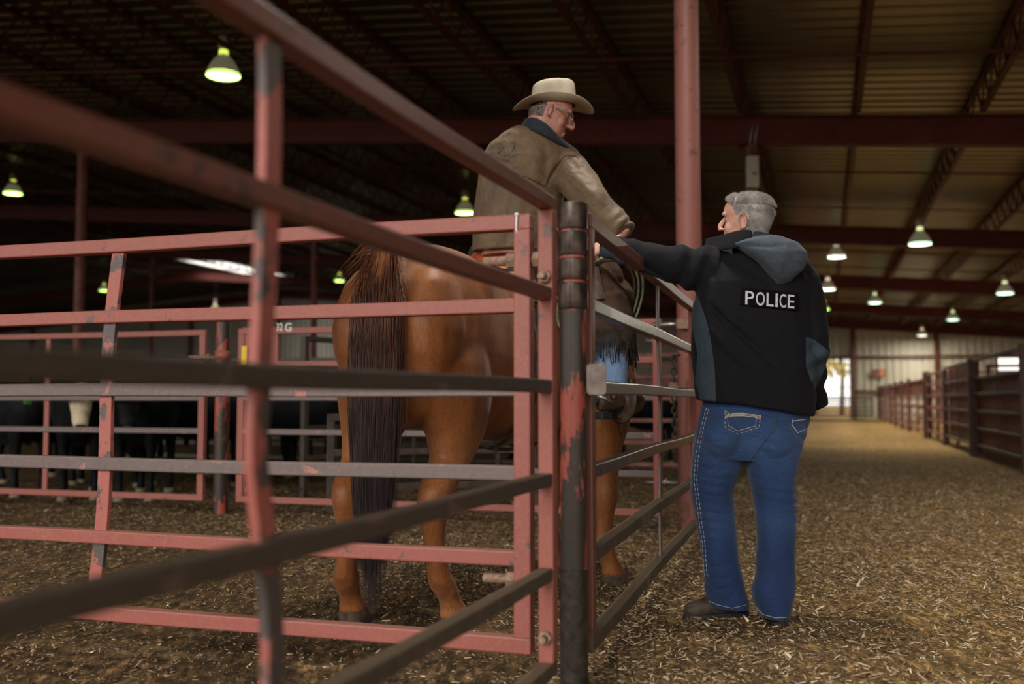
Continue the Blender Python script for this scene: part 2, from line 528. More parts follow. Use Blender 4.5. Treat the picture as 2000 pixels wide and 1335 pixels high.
# wood chips: one heap of stuff nobody could count
def vx0(px, u=7.25):
    a = (px - 1000) / F_PX; Y = u / (CA + a * SA)
    return a * Y * CA - Y * SA
def chips():
    rs = np.random.RandomState(3)
    n = 210000
    x = rs.uniform(-4.5, 7.5, n * 2); y = rs.uniform(1.2, 14.0, n * 2)
    v = x * CA - y * SA
    nz = np.array([noise.noise((a * 0.8, b * 0.8, 9.0)) for a, b in zip(x.tolist(), y.tolist())])
    dens = 0.50 + 0.55 * nz
    dens = dens + 0.15
    dens[v < -0.95] *= 0.36
    near = np.exp(-((x - 0.75) ** 2 / 0.35 + (y - 4.4) ** 2 / 3.0)); dens += 0.8 * near
    near = np.exp(-((x + 0.1) ** 2 / 1.2 + (y - 6.2) ** 2 / 0.6)); dens += 0.7 * near
    near = np.exp(-((x + 1.6) ** 2 / 1.0 + (y - 7.6) ** 2 / 0.3)); dens += 0.5 * near
    dens *= np.clip(1.25 - (y - 5) * 0.135, 0.03, 1.3)
    keep = rs.rand(n * 2) < np.clip(dens, 0.05, 1.0)
    for (cx_, cy_, cr_) in ((UV(7.28, -.93).x, UV(7.28, -.93).y, .13), (.198, 3.22, .07), (UV(7.25, vx0(435)).x, UV(7.25, vx0(435)).y, .09)):
        keep &= np.hypot(x - cx_, y - cy_) > cr_
    x = x[keep][:n]; y = y[keep][:n]; v = v[keep][:n]; n = len(x)
    z = np.array([ground_z(a, b) for a, b in zip(x.tolist(), y.tolist())])
    L = rs.gamma(2.2, 0.0058, n) + 0.005
    L = np.minimum(L, 0.058) * np.where(y > 8, 1.25, 1.0)
    big = rs.rand(n) < 0.012; L[big] *= 1.7
    L[v < -0.95] *= 0.7
    W = L * rs.uniform(0.12, 0.36, n); W = np.minimum(W, 0.013); T = rs.uniform(0.0006, 0.002, n)
    yaw = rs.uniform(0, 2 * np.pi, n); tilt = rs.normal(0, 0.28, n); roll = rs.normal(0, 0.35, n)
    ax = np.stack([np.cos(yaw) * np.cos(tilt), np.sin(yaw) * np.cos(tilt), np.sin(tilt)], 1)
    sd = np.stack([-np.sin(yaw) * np.cos(roll), np.cos(yaw) * np.cos(roll), np.sin(roll)], 1)
    up = np.cross(ax, sd)
    c = np.stack([x, y, z + 0.003 + np.abs(np.sin(tilt)) * L * 0.4], 1)
    taper = rs.uniform(0.25, 1.0, n)
    V = np.empty((n, 8, 3), dtype=np.float32)
    k = 0
    for sx in (-1, 1):
        for sy in (-1, 1):
            for sz in (-1, 1):
                w = W * (taper if sx > 0 else 1.0)
                V[:, k] = c + ax * (sx * L / 2)[:, None] + sd * (sy * w / 2)[:, None] + up * (sz * T / 2)[:, None]
                k += 1
    Fq = np.array([(0, 1, 3, 2), (4, 6, 7, 5), (0, 4, 5, 1), (2, 3, 7, 6), (0, 2, 6, 4), (1, 5, 7, 3)], dtype=np.int32)
    Fa = (Fq[None] + (np.arange(n, dtype=np.int32) * 8)[:, None, None]).reshape(-1)
    me = bpy.data.meshes.new('wood_chips')
    me.vertices.add(n * 8); me.vertices.foreach_set('co', V.ravel())
    me.loops.add(len(Fa)); me.loops.foreach_set('vertex_index', Fa)
    me.polygons.add(n * 6)
    me.polygons.foreach_set('loop_start', np.arange(n * 6, dtype=np.int32) * 4)
    me.update(calc_edges=True); me.validate()
    m, nt, b = new_mat('wood_chip')
    g = N(nt, 'ShaderNodeNewGeometry')
    col = ramp(nt, g.outputs['Random Per Island'], [(0.0, (0.07, 0.042, 0.022)), (0.35, (0.21, 0.135, 0.07)), (0.6, (0.42, 0.29, 0.16)), (0.85, (0.64, 0.48, 0.30)), (1.0, (0.84, 0.70, 0.50))])
    nt.links.new(col, b.inputs['Base Color']); b.inputs['Roughness'].default_value = 0.8
    b.inputs['Specular IOR Level'].default_value = 0.25
    me.materials.append(m)
    o = bpy.data.objects.new('wood_chips', me); COL.objects.link(o)
    tag(o, 'tan and brown wood chips strewn over the dirt floor', 'wood chips', kind='stuff')
chips()

# far wall: upright ribbed sheets with a doorway and a window
def ribbed(mb, u, v0, v1, z0, z1f, z0f=None):
    pitch = 0.34; vs = []; cols = 0
    v = v0
    pts = []
    while v < v1 - 1e-6:
        for dv, du in ((0, 0), (0.23, 0), (0.245, 0.085), (0.31, 0.085), (0.325, 0)):
            if v + dv <= v1: pts.append((v + dv, du))
        v += pitch
    pts.append((v1, 0))
    for (vv, du) in pts:
        vs.append(UV(u + du, vv, z0)); vs.append(UV(u + du, vv, z1f(vv) if callable(z1f) else z1f))
    fs = [(2 * i, 2 * i + 2, 2 * i + 3, 2 * i + 1) for i in range(len(pts) - 1)]
    mb.add(vs, fs)
UW = 52.4
DOOR = (-1.2, 1.25, 3.0)
WIN = (7.9, 12.0, 2.32, 2.95)
mb = MB()
ribbed(mb, UW, VL, DOOR[0], 0, zroof)
ribbed(mb, UW, DOOR[0], DOOR[1], DOOR[2], zroof)
ribbed(mb, UW, DOOR[1], WIN[0], 0, zroof)
ribbed(mb, UW, WIN[0], WIN[1], 0, WIN[2])
ribbed(mb, UW, WIN[0], WIN[1], WIN[3], zroof)
ribbed(mb, UW, WIN[1], VR, 0, zroof)
struct('wall_back', mb, M['wall_metal'])
mb = MB()
pts = []
u = UB
vs = []; 
while u < UW:
    for du, dv in ((0, 0), (0.23, 0), (0.25, 0.04), (0.31, 0.04)):
        pts.append((u + du, dv))
    u += 0.34
for (uu, dv) in pts:
    vs.append(UV(uu, VL + dv, 0)); vs.append(UV(uu, VL + dv, zroof(VL)))
mb.add(vs, [(2 * i, 2 * i + 2, 2 * i + 3, 2 * i + 1) for i in range(len(pts) - 1)])
struct('wall_left', mb, M['wall_metal'])
mb = MB(); vs = []
for (uu, dv) in pts:
    vs.append(UV(uu, VR - 0.05 - dv, 0)); vs.append(UV(uu, VR - 0.05 - dv, zroof(VR)))
mb.add(vs, [(2 * i, 2 * i + 2, 2 * i + 3, 2 * i + 1) for i in range(len(pts) - 1)])
struct('wall_right', mb, M['wall_metal'])
# girts and uprights on the far wall
mb = MB()
mb.bar(UV(UW - 0.14, VL, 3.05), UV(UW - 0.14, VR, 3.05), 0.1, 0.12)
mb.bar(UV(UW - 0.14, VL, 1.35), UV(UW - 0.14, DOOR[0], 1.35), 0.1, 0.12)
mb.bar(UV(UW - 0.14, DOOR[1], 1.35), UV(UW - 0.14, VR, 1.35), 0.1, 0.12)
struct('trim_1', mb, M['joist_paint'])
mb = MB()
for vv in (-49, -43, -37, -31, -25.5, -19, -13, -7, -1.3, 1.35, 5.2, 11):
    mb.bar(UV(UW - 0.22, vv, 0), UV(UW - 0.22, vv, zb(vv)), 0.2, 0.16, up=(1, 0, 0))
struct('trim_2', mb, M['joist_paint'])
mb = MB()
for vv in (DOOR[0], DOOR[1]):
    mb.bar(UV(UW - 0.02, vv, 0), UV(UW - 0.02, vv, DOOR[2]), 0.12, 0.10, up=(1, 0, 0))
mb.bar(UV(UW - 0.02, DOOR[0], DOOR[2]), UV(UW - 0.02, DOOR[1], DOOR[2]), 0.12, 0.10)
struct('door_1', mb, M['far_dark'])
mb = MB()
for vv in (WIN[0], 10.0, WIN[1]):
    mb.bar(UV(UW, vv, WIN[2]), UV(UW, vv, WIN[3]), 0.06, 0.06, up=(1, 0, 0))
for zz in (WIN[2], WIN[3]):
    mb.bar(UV(UW, WIN[0], zz), UV(UW, WIN[1], zz), 0.06, 0.06)
struct('window_1', mb, M['white_paint'])

# frames: I-beams following the roof
def ibeam(mb, p0, p1, h=0.42, w=0.2, t=0.02):
    p0 = Vector(p0); p1 = Vector(p1)
    mb.bar(p0 + Vector((0, 0, h / 2)), p1 + Vector((0, 0, h / 2)), t, h)
    mb.bar(p0 + Vector((0, 0, t / 2)), p1 + Vector((0, 0, t / 2)), w, t)
    mb.bar(p0 + Vector((0, 0, h - t / 2)), p1 + Vector((0, 0, h - t / 2)), w, t)
beam_words = ['nearest the camera, out of view overhead', 'nearest of those in view, crossing the whole picture', 'second of those in view from the camera', 'third of those in view from the camera', 'fourth of those in view from the camera', 'against the far wall']
for i, u in enumerate(FRAMES):
    mb = MB()
    ibeam(mb, UV(u, VR, zb(VR)), UV(u, RIDGE, zb(RIDGE)))
    ibeam(mb, UV(u, RIDGE, zb(RIDGE)), UV(u, VL, zb(VL)))
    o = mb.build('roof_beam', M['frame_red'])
    tag(o, 'dark red steel roof beam ' + beam_words[i], 'roof beam', 'roof beams across the barn', 'structure')

# open-web joists between the frames
def joist_mb(u0, u1):
    mb = MB(); L = u1 - u0
    mb.bar((0.05, 0, 0.76), (L - 0.05, 0, 0.76), 0.075, 0.05)
    mb.bar((0.55, 0, 0.33), (L - 0.55, 0, 0.33), 0.075, 0.045)
    n = int(L / 0.33) // 2 * 2; s = (L - 0.3) / n
    for k in range(n):
        a = 0.15 + k * s; z0, z1 = (0.75, 0.34) if k % 2 == 0 else (0.34, 0.75)
        if (k == 0 or k == n - 1):
            mb.bar((0.1 if k == 0 else L - 0.1, 0, 0.74), (0.55 if k == 0 else L - 0.55, 0, 0.34), 0.025, 0.025)
            continue
        mb.bar((a, 0, z0), (a + s, 0, z1), 0.024, 0.024)
    return mb
bay_words = ['over the nearest bay of pens', 'in the second bay from the camera', 'in the third bay from the camera', 'in the fourth bay from the camera', 'in the farthest bay by the back wall']
for i in range(len(FRAMES) - 1):
    me = None
    u0, u1 = FRAMES[i], FRAMES[i + 1]
    for k in range(-17 if i < 3 else -21, 9):
        v = -1.05 + 1.545 * k
        if v > VR - 0.3 or v < VL + 0.3: continue
        if i in (3, 4) and -30.6 < v < -26.5: continue
        if me is None:
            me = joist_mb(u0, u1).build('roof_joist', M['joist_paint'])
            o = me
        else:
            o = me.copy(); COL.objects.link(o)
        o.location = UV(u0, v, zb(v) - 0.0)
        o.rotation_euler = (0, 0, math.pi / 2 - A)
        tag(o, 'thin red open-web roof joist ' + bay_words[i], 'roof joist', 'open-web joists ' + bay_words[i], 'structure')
# bridging rods running across the joists
br_words = ['nearer half', 'farther half']
for i in range(len(FRAMES) - 1):
    for q, fr in enumerate((0.33, 0.68)):
        u = FRAMES[i] + (FRAMES[i + 1] - FRAMES[i]) * fr
        mb = MB()
        for (va, vb) in ((VR, RIDGE), (RIDGE, VL)):
            mb.bar(UV(u, va, zb(va) + 0.30), UV(u, vb, zb(vb) + 0.30), 0.03, 0.03)
        o = mb.build('bridging_rod', M['joist_paint'])
        tag(o, 'thin red bridging rod under the joists ' + bay_words[i] + ', ' + br_words[q], 'rod', 'bridging rods under the joists', 'structure')

# columns
col_txt = {}
def column(u, v, r=0.092, label='', grp='round columns of the barn'):
    t = thing('steel_column', label, 'column', UV(u, v, 0), 0, grp)
    mb = MB(); mb.tube([(0, 0, -0.05), (0, 0, zb(v) - 0.02)], r, 28)
    mb.build('shaft', M['column_paint'] if u < 12 else M['far_rail'], t, smooth=True).modifiers.new('e', 'EDGE_SPLIT')
    mb = MB(); mb.box((0, 0, zb(v) - 0.01), (0.34, 0.26, 0.02)); 
    for s in (-1, 1):
        mb.add([(s * r, -0.006, zb(v) - 0.02), (s * (r + 0.09), -0.006, zb(v) - 0.02), (s * r, -0.006, zb(v) - 0.16),
                (s * r, 0.006, zb(v) - 0.02), (s * (r + 0.09), 0.006, zb(v) - 0.02), (s * r, 0.006, zb(v) - 0.16)],
               [(0, 1, 2), (5, 4, 3), (0, 3, 4, 1), (1, 4, 5, 2), (2, 5, 3, 0)])
    mb.build('cap_plate', M['frame_red'], t)
    return t
column(7.28, -0.93, label='stout round red steel column between the two men')
column(14.67, -0.95, label='red steel column with the pale electrical box, behind the standing man')
column(14.67, -12.75, label='red steel column at the far left, left of the leaning gate strap')
column(24.1, -13.2, label='slim red column just left of the horse tail, in the middle distance')
column(33.5, -25.6, label='thin far column below the bright ridge opening')
column(24.1, -0.95, label='far column on the aisle line hidden behind the standing man, second bay')
column(33.5, -0.95, label='far column on the aisle line hidden behind the standing man, third bay')
column(43.0, -0.95, label='far column on the aisle line hidden behind the standing man, fourth bay')
column(33.5, -13.2, label='distant column right of the rump, third bay')
column(43.0, -13.2, label='distant column right of the rump, fourth bay')
column(43.0, -25.6, label='distant column on the left near the far wall')

# electrical box with conduits on the second column
c = UV(14.67, -0.95, 0)
t = thing('electrical_box', 'tall pale beige electrical box high on the column behind the standing man', 'electrical box', c + Vector((-0.03, -0.14, 3.98)))
mb = MB(); mb.box((0, 0, 0.23), (0.17, 0.10, 0.46)); mb.build('body', M['white_paint'], t, bevel=0.01)
mb = MB(); mb.box((0.02, -0.053, 0.2), (0.07, 0.006, 0.05)); mb.build('label_plate', M['bare_steel'], t)
mb = MB()
for dx in (-0.03, 0.04):
    mb.tube([(dx, 0, 0.46), (dx, 0, 0.66), (dx, -0.2, 0.9)], 0.012, 8)
mb.build('conduit', M['bare_steel'], t, smooth=True)

# high-bay lamps
def lamp_proto():
    t = thing('bay_lamp', 'x', 'lamp', (0, 0, 0), 0, 'high bay lamps under the roof')
    mb = MB(); mb.lathe([(0.05, 0.30), (0.075, 0.285), (0.12, 0.24), (0.17, 0.17), (0.21, 0.09), (0.235, 0.0), (0.23, 0.0), (0.20, 0.09), (0.16, 0.17), (0.11, 0.235), (0.0, 0.27)])
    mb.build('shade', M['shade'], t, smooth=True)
    mb = MB(); mb.lathe([(0.0, 0.012), (0.12, 0.010), (0.222, 0.012), (0.228, 0.03), (0.21, 0.05), (0.0, 0.055)]); mb.build('lens', M['lamp_green'], t.children[0], smooth=True)
    mb = MB(); mb.lathe([(0.0, 0.56), (0.06, 0.56), (0.085, 0.53), (0.085, 0.42), (0.05, 0.39), (0.045, 0.36), (0.055, 0.34), (0.055, 0.30), (0.0, 0.30)]); mb.build('ballast', M['ballast'], t, smooth=True)
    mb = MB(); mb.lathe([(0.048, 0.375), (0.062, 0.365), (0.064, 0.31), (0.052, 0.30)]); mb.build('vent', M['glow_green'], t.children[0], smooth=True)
    mb = MB(); mb.tube([(0, 0, 0.55), (0, 0, 0.8)], 0.012, 8); mb.build('hanger_rod', M['dark_steel'], t)
    return t
lamps = [((436, 150), 13.3, 'green', 'green-white lamp at upper left, largest of the hanging lamps'),
 ((908, 417), 23.1, 'green', 'green-glowing lamp just left of the rider back'),
 ((663, 549), 45, 'green', 'small green lamp left of the horse tail'),
 ((203, 568), 50, 'green', 'small green lamp seen between the two top rails at far left'),
 ((25, 379), 25.7, 'green', 'flat yellow-green lamp at the left edge of the picture'),
 ((1797, 478), 20.6, 'mint', 'bright lamp at upper right, largest over the aisle'),
 ((1634, 503), 25.9, 'warm', 'warm lamp just right of the standing man head'),
 ((1617, 566), 30.6, 'warm', 'lamp second down right of the standing man, above his elbow'),
 ((1709, 592), 35.5, 'mint', 'minty lamp over the aisle, low and centred in front of the second far beam'),
 ((1963, 574), 28.4, 'mint', 'minty lamp nearest the right edge of the picture'),
 ((1861, 625), 38.6, 'mint', 'small minty lamp over the right-hand pens'),
 ((1801, 656), 46.5, 'warm', 'smallest white lamp in front of the far wall'),
 ((1609, 605), 40.0, 'green', 'lamp half hidden by the standing man sleeve'),
 ((668, 659), 45.5, 'mint', 'low white lamp against the far wall beside the horse tail'),
 ((420, 606), 49, 'warm', 'tiny warm lamp just above the gate second rail on the left')]
proto = lamp_proto()
for i, ((px, py), Y, colr, lab) in enumerate(lamps):
    p = at(px, py, Y)
    o = proto if i == 0 else dup(proto, label=lab)
    o['label'] = lab; o.location = p
    v = p.x * CA - p.y * SA
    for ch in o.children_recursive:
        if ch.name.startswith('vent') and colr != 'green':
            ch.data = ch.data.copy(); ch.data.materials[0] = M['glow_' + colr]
        if ch.name.startswith('lens') and colr != 'green':
            ch.data = ch.data.copy(); ch.data.materials[0] = M['lamp_' + colr]
        if ch.name.startswith('hanger_rod'):
            L = max(0.1, zb(v) + 0.33 - p.z - 0.55)
            ch.data = ch.data.copy()
            for vt in ch.data.vertices:
                if vt.co.z > 0.6: vt.co.z = 0.55 + L
for o in [x for x in COL.objects if x.get('category') == 'lamp']:
    q = o.location
    if q.x * CA - q.y * SA > -1.2:
        ld = bpy.data.lights.new('lamp_light', 'AREA'); ld.energy = 190; ld.shape = 'DISK'; ld.size = 0.44; ld.color = (1.0, 0.93, 0.76)
        lo = bpy.data.objects.new('lamp_light', ld); COL.objects.link(lo); lo.parent = o; lo.location = (0, 0, -0.01)
# unseen lamps above the frame; the corner-post one is added to light the floor
def overhead(u, v, power, lab):
    o = dup(proto, UV(u, v, zb(v) + 0.05), label=lab)
    for ch in o.children_recursive:
        if ch.name.startswith('lens'): ch.data = ch.data.copy(); ch.data.materials[0] = M['lamp_warm']
    ld = bpy.data.lights.new('lamp_light', 'AREA'); ld.energy = power; ld.shape = 'DISK'; ld.size = 0.4; ld.color = (1.0, 0.94, 0.84)
    lo = bpy.data.objects.new('lamp_light', ld); COL.objects.link(lo); lo.parent = o; lo.location = (0, 0, -0.01)
overhead(4.7, -0.9, 95, 'added lamp overhead of the corner post, unseen above the picture')
overhead(8.5, 1.9, 50, 'unseen lamp overhead of the standing man, above the picture')

# outside the doorway: a few autumn trees
M['leaf_yellow'] = noisy('leaf_yellow', (0.35, 0.27, 0.05), (0.62, 0.5, 0.12), 1.2, 0.8)
M['bark'] = noisy('bark', (0.10, 0.08, 0.06), (0.2, 0.17, 0.13), 6, 0.9)
def tree(u, v, h, seed, lab):
    t = thing('tree', lab, 'tree', UV(u, v, 0), 0, 'autumn trees outside the far doorway')
    r = random.Random(seed)
    mb = MB(); mb.tube([(0, 0, -0.1), (0.1, 0, h * 0.3), (-0.05, 0.05, h * 0.55), (0.05, 0, h * 0.8)], [0.16, 0.13, 0.10, 0.04], 10)
    mb.build('trunk', M['bark'], t, smooth=True)
    mb = MB()
    for k in range(1400):
        th = r.uniform(0, 6.28); rr = h * 0.32 * math.sqrt(r.random()); zz = r.uniform(0.28, 1.0) * h
        if r.random() < 0.4: rr *= 0.6
        c = Vector((rr * math.cos(th), rr * math.sin(th), zz)); s = r.uniform(0.08, 0.2)
        R = Euler((r.uniform(0, 3), r.uniform(0, 3), r.uniform(0, 3))).to_matrix()
        mb.add([c + R @ Vector((s, 0, 0)), c + R @ Vector((0, s * 0.6, 0.02)), c + R @ Vector((-s, 0, 0)), c + R @ Vector((0, -s * 0.6, 0.02))], [(0, 1, 2, 3)])
    mb.build('foliage', M['leaf_yellow'], t, recalc=False)
tree(62, -0.6, 7.5, 1, 'yellow-leaved tree in the doorway, toward its left side')
tree(66, 1.0, 9, 2, 'yellow-leaved tree in the doorway, toward its right side')
tree(74, -3.5, 10, 3, 'yellow-leaved tree outside, mostly hidden by the wall left of the doorway')
# ------------------------------------------------------------------ pens and gates
ZR = [0.155, 0.434, 0.712, 0.990, 1.268, 1.546]          # rail heights

def bend(x, amp, x0, w): return amp * math.exp(-((x - x0) / w) ** 2)

def gate(name, label, cat, origin, ang, L, zs, rail_mats, stile_mat, straps=(), rail_h=0.05, rail_w=0.045, stile=0.055, group=None, strap_mat=None, wav=0.0, bolts=(), seed=0, legs=False):
    """x runs along the gate from its origin, z up"""
    t = thing(name, label, cat, origin, ang, group)
    r = random.Random(seed)
    for i, z in enumerate(zs):
        m = rail_mats[i % len(rail_mats)]
        end = i in (0, len(zs) - 1)
        x0, x1 = (0, L) if end else (stile * 0.5, L - stile * 0.5)
        n = 14; a = r.uniform(0, 6); pts = []
        for k in range(n + 1):
            f = k / n
            dz = wav * math.sin(a + f * 7) * math.sin(math.pi * f); dy = wav * 0.8 * math.cos(a + f * 5) * math.sin(math.pi * f)
            pts.append((x0 + (x1 - x0) * f, dy, z + dz))
        mb = MB(); mb.path(pts, rail_w * (1.06 if end else 1.0), rail_h * (1.0 if end else 0.93))
        mb.build('rail', m, t, bevel=0.005)
    for x in (stile / 2, L - stile / 2):
        zlo = -0.02 if legs else zs[0] + rail_h / 2 - 0.002; zhi = zs[-1] - rail_h / 2 + 0.002
        mb = MB(); mb.box((x, 0, (zlo + zhi) / 2), (stile, rail_w * 1.12, zhi - zlo))
        mb.build('stile', stile_mat, t, bevel=0.005)
    for sp in straps:
        x, w, th = sp[0], sp[1], sp[2]
        f = sp[3] if len(sp) > 3 else (lambda s: (0, 0))
        pts = []
        for k in range(25):
            s = k / 24; z = zs[0] + rail_h * 0.5 + (zs[-1] - zs[0] - rail_h) * s
            dx, dy = f(s); pts.append((x + dx, dy, z))
        mb = MB(); mb.path(pts, th, w, up=(1, 0, 0))
        mb.build('upright_strap', strap_mat or stile_mat, t, bevel=0.003)
    for (x, y, z, ln) in bolts:
        mb = MB(); mb.tube([(x, y - ln / 2, z), (x, y + ln / 2, z)], 0.011, 12)
        mb.tube([(x, y - ln / 2 - 0.012, z), (x, y - ln / 2 + 0.006, z)], 0.021, 6)
        mb.tube([(x, y + ln / 2 - 0.02, z), (x, y + ln / 2 - 0.002, z)], 0.021, 6)
        mb.build('bolt', M['rusty_bolt'], t, bevel=0.002)
    return t

# panel running past the camera on the left (its far end stands at the corner post)
PA = Vector((0.116, 3.03, 0)); dA = math.atan2(-0.9455, -0.3256)
def bentA(s):
    q = min(1, max(0, (0.52 - s) / 0.22)); q = q * q * (3 - 2 * q)
    return (0.008 * math.exp(-((s - 0.52) / 0.06) ** 2) - 0.032 * q, 0.006 * math.sin(s * 9))
gA = gate('pen_fence', 'blurred brown livestock panel running from the corner post past the camera', 'pen fence', PA, dA, 3.05, ZR,
     [M['dusty_rail'], M['dusty_rail'], M['dark_rail'], M['dark_rail'], M['brown_rail'], M['brown_rail']], M['red_paint'],
     straps=[(1.555, 0.046, 0.018, bentA)], rail_h=0.042, rail_w=0.042, stile=0.05, wav=0.004, strap_mat=M['chipped_red'])
for z in (1.30 + 0.02, 0.25):
    mb = MB()
    mb.tube([(-0.03, 0.0, z), (0.09, 0.0, z)], 0.011, 12); mb.tube([(-0.012, 0, z), (0.0, 0, z)], 0.022, 6)
    mb.tube([(0.052, 0.0, z), (0.066, 0.0, z)], 0.022, 6)
    mb.build('bolt', M['rusty_bolt'], gA, bevel=0.002)

# gate standing across the view, left of the corner
PC = Vector((0.068, 3.30, 0)); dC = math.atan2(0.67, -2.10)
def leanC(s): return (0.085 * (1 - s) - 0.015 * math.sin(s * 6.28), 0)
gC = gate('livestock_gate', 'long red six-rail gate across the picture in front of the horse', 'gate', PC, dC, 3.05, [z - 0.005 for z in ZR],
     [M['red_paint'], M['red_paint'], M['worn_rail'], M['worn_rail'], M['red_paint'], M['red_paint']], M['red_paint'],
     straps=[(1.655, 0.055, 0.02, leanC)], rail_h=0.052, rail_w=0.05, stile=0.058, strap_mat=M['chipped_red'], wav=0.003, seed=3)
for z, lx in ((1.415, -0.035), (0.36, -0.03)):
    mb = MB()
    mb.tube([(lx - 0.01, -0.0, z), (0.17, -0.0, z)], 0.016, 14)
    mb.tube([(-0.028, 0, z), (-0.004, 0, z)], 0.028, 6); mb.tube([(0.058, 0, z), (0.088, 0, z)], 0.028, 6)
    mb.build('hinge_bolt', M['rusty_bolt'], gC, bevel=0.002)
# thin rope knot over the top corner
mb = MB(); mb.tube([(0.045, 0.03, 1.57), (0.045, 0.033, 1.545), (0.047, 0.03, 1.515), (0.045, 0.024, 1.5)], 0.004, 8)
mb.tube([(0.045, 0.030, 1.568), (0.045, 0.032, 1.56)], 0.008, 8)
mb.build('weld_drip', M['letter_white'], gC, smooth=True)

# corner hinge post
PP = Vector((0.198, 3.22, 0))
pst = thing('corner_post', 'round dark corner post with stacked hinge collars and flaking red paint', 'post', PP)
mb = MB(); mb.tube([(0, 0, -0.05), (0, 0, 1.575)], 0.043, 32); mb.build('pipe', M['post_steel'], pst, smooth=True).modifiers.new('e', 'EDGE_SPLIT')
M['collar'] = noisy('collar', (0.035, 0.026, 0.022), (0.10, 0.07, 0.055), 18, 0.33, 0.6)
for za, zb_ in ((1.50, 1.59), (1.415, 1.495), (1.335, 1.408), (1.24, 1.328)):
    mb = MB(); mb.lathe([(0.040, zb_), (0.0475, zb_ - 0.003), (0.049, zb_ - 0.01), (0.049, za + 0.008), (0.0475, za + 0.002), (0.040, za)], n=32)
    mb.build('hinge_collar', M['collar'], pst, smooth=True).modifiers.new('e', 'EDGE_SPLIT')
mb = MB(); mb.lathe([(0.0, 1.588), (0.040, 1.588), (0.040, 1.55), (0.0, 1.55)]); mb.build('post_cap', M['collar'], pst)
mb = MB(); rr_ = []
for cx, cz, a0 in ((1, 1, 0), (-1, 1, 90), (-1, -1, 180), (1, -1, 270)):
    for q in range(6):
        a = math.radians(a0 + q * 18); rr_.append((0.072 + cx * 0.019 + 0.013 * math.cos(a), 1.015 + cz * 0.037 + 0.013 * math.sin(a)))
n_ = len(rr_); mb.add([(x, -0.036, z) for x, z in rr_] + [(x, -0.027, z) for x, z in rr_], [tuple(range(n_)), tuple(range(2 * n_ - 1, n_ - 1, -1))] + [(i, (i + 1) % n_, n_ + (i + 1) % n_, n_ + i) for i in range(n_)])
M['plate_steel'] = noisy('plate_steel', (0.15, 0.115, 0.10), (0.24, 0.195, 0.18), 22, 0.38, 0.6)
mb.build('stop_plate', M['plate_steel'], pst, bevel=0.0015)
for za in (0.41,):
    mb = MB(); mb.lathe([(0.043, za), (0.045, za - 0.003), (0.045, -0.02), (0.043, -0.02)], n=32); mb.build('post_band', M['dark_steel'], pst, smooth=True).modifiers.new('e', 'EDGE_SPLIT')

# right-hand gate along the aisle
PB = Vector((0.240, 3.285, 0)); dB = math.atan2(2.94, 0.867)
def waveB(s): return (0.02 * math.sin(s * 5), 0.003 * math.sin(s * 9))
gB = gate('livestock_gate', 'right-hand gate with shiny worn rails between the corner post and the red column', 'gate', PB, dB, 3.31, ZR,
     [M['dusty_rail'], M['dusty_rail'], M['polished_rail'], M['polished_rail'], M['polished_rail'], M['brown_rail']], M['red_paint'],
     straps=[(1.74, 0.05, 0.012, waveB)], rail_h=0.05, rail_w=0.045, stile=0.055, wav=0.004, strap_mat=M['worn_rail'], seed=5)

for ch_o in gB.children:
    if ch_o.name.startswith('stile'): ch_o.data.materials[0] = M['brown_rail'] ; break
# fence line across the pens at the column line, with cattle behind it
def along_v(u, v, z=0): return UV(u, v, z)
vang = math.atan2(-SA, CA)                       # direction of growing v
uang = math.pi / 2 - A
far3 = [M['far_rail']]
DR = [M['red_paint'], M['worn_rail'], M['worn_rail'], M['worn_rail'], M['red_paint'], M['red_paint']]
ZD = [0.13, 0.41, 0.686, 0.964, 1.24, 1.515]
def vx(px, u):                                   # v of the point seen at column px on plane u
    a = (px - 1000) / F_PX
    Y = u / (CA + a * SA)
    return a * Y * CA - Y * SA
U1 = 7.25
v0 = vx(403, U1)
gate('livestock_gate', 'red gate at far left with the white-faced calf behind it', 'gate', UV(U1, v0 - 3.4), vang, 3.4, ZD, DR, M['red_paint'], straps=[(1.76, 0.05, 0.02)], stile=0.06, seed=8)
for z in (0.35, 1.28):
    pass
p = UV(U1, vx(435, U1))
t = thing('fence_post', 'round red and dark post between the two middle-distance gates', 'post', p)
mb = MB(); mb.tube([(0, 0, -0.05), (0, 0, 1.60)], 0.06, 24); mb.build('pipe', M['post_steel'], t, smooth=True).modifiers.new('e', 'EDGE_SPLIT')
mb = MB(); mb.lathe([(0.06, 1.36), (0.066, 1.36), (0.066, 1.28), (0.06, 1.28)]); mb.build('hinge_collar', M['red_paint'], t, smooth=True)
for z in (1.30, 0.36):
    mb = MB(); mb.tube([(-0.28, 0, z), (-0.05, 0, z)], 0.02, 10); mb.tube([(-0.13, 0, z), (-0.11, 0, z)], 0.035, 8)
    mb.build('hinge_pin', M['rusty_bolt'], t, smooth=True)
v1 = vx(467, U1); v2 = vx(1292, U1)
gD = gate('livestock_gate', 'long red gate behind the horse with painted marks 32 G', 'gate', UV(U1, v1), vang, v2 - v1, ZD, DR, M['red_paint'], straps=[(1.30, 0.05, 0.02), (2.5, 0.05, 0.02)], stile=0.06, seed=9)
mb = MB(); mb.box((0.20, -0.0, 1.38), (0.34, 0.03, 0.34)); mb.build('corner_plate', M['red_paint'], gD, bevel=0.004)
mb = MB(); mb.box((0.075, -0.04, 1.31), (0.055, 0.012, 0.17)); mb.build('yellow_tag', M['yellow'], gD, bevel=0.003)
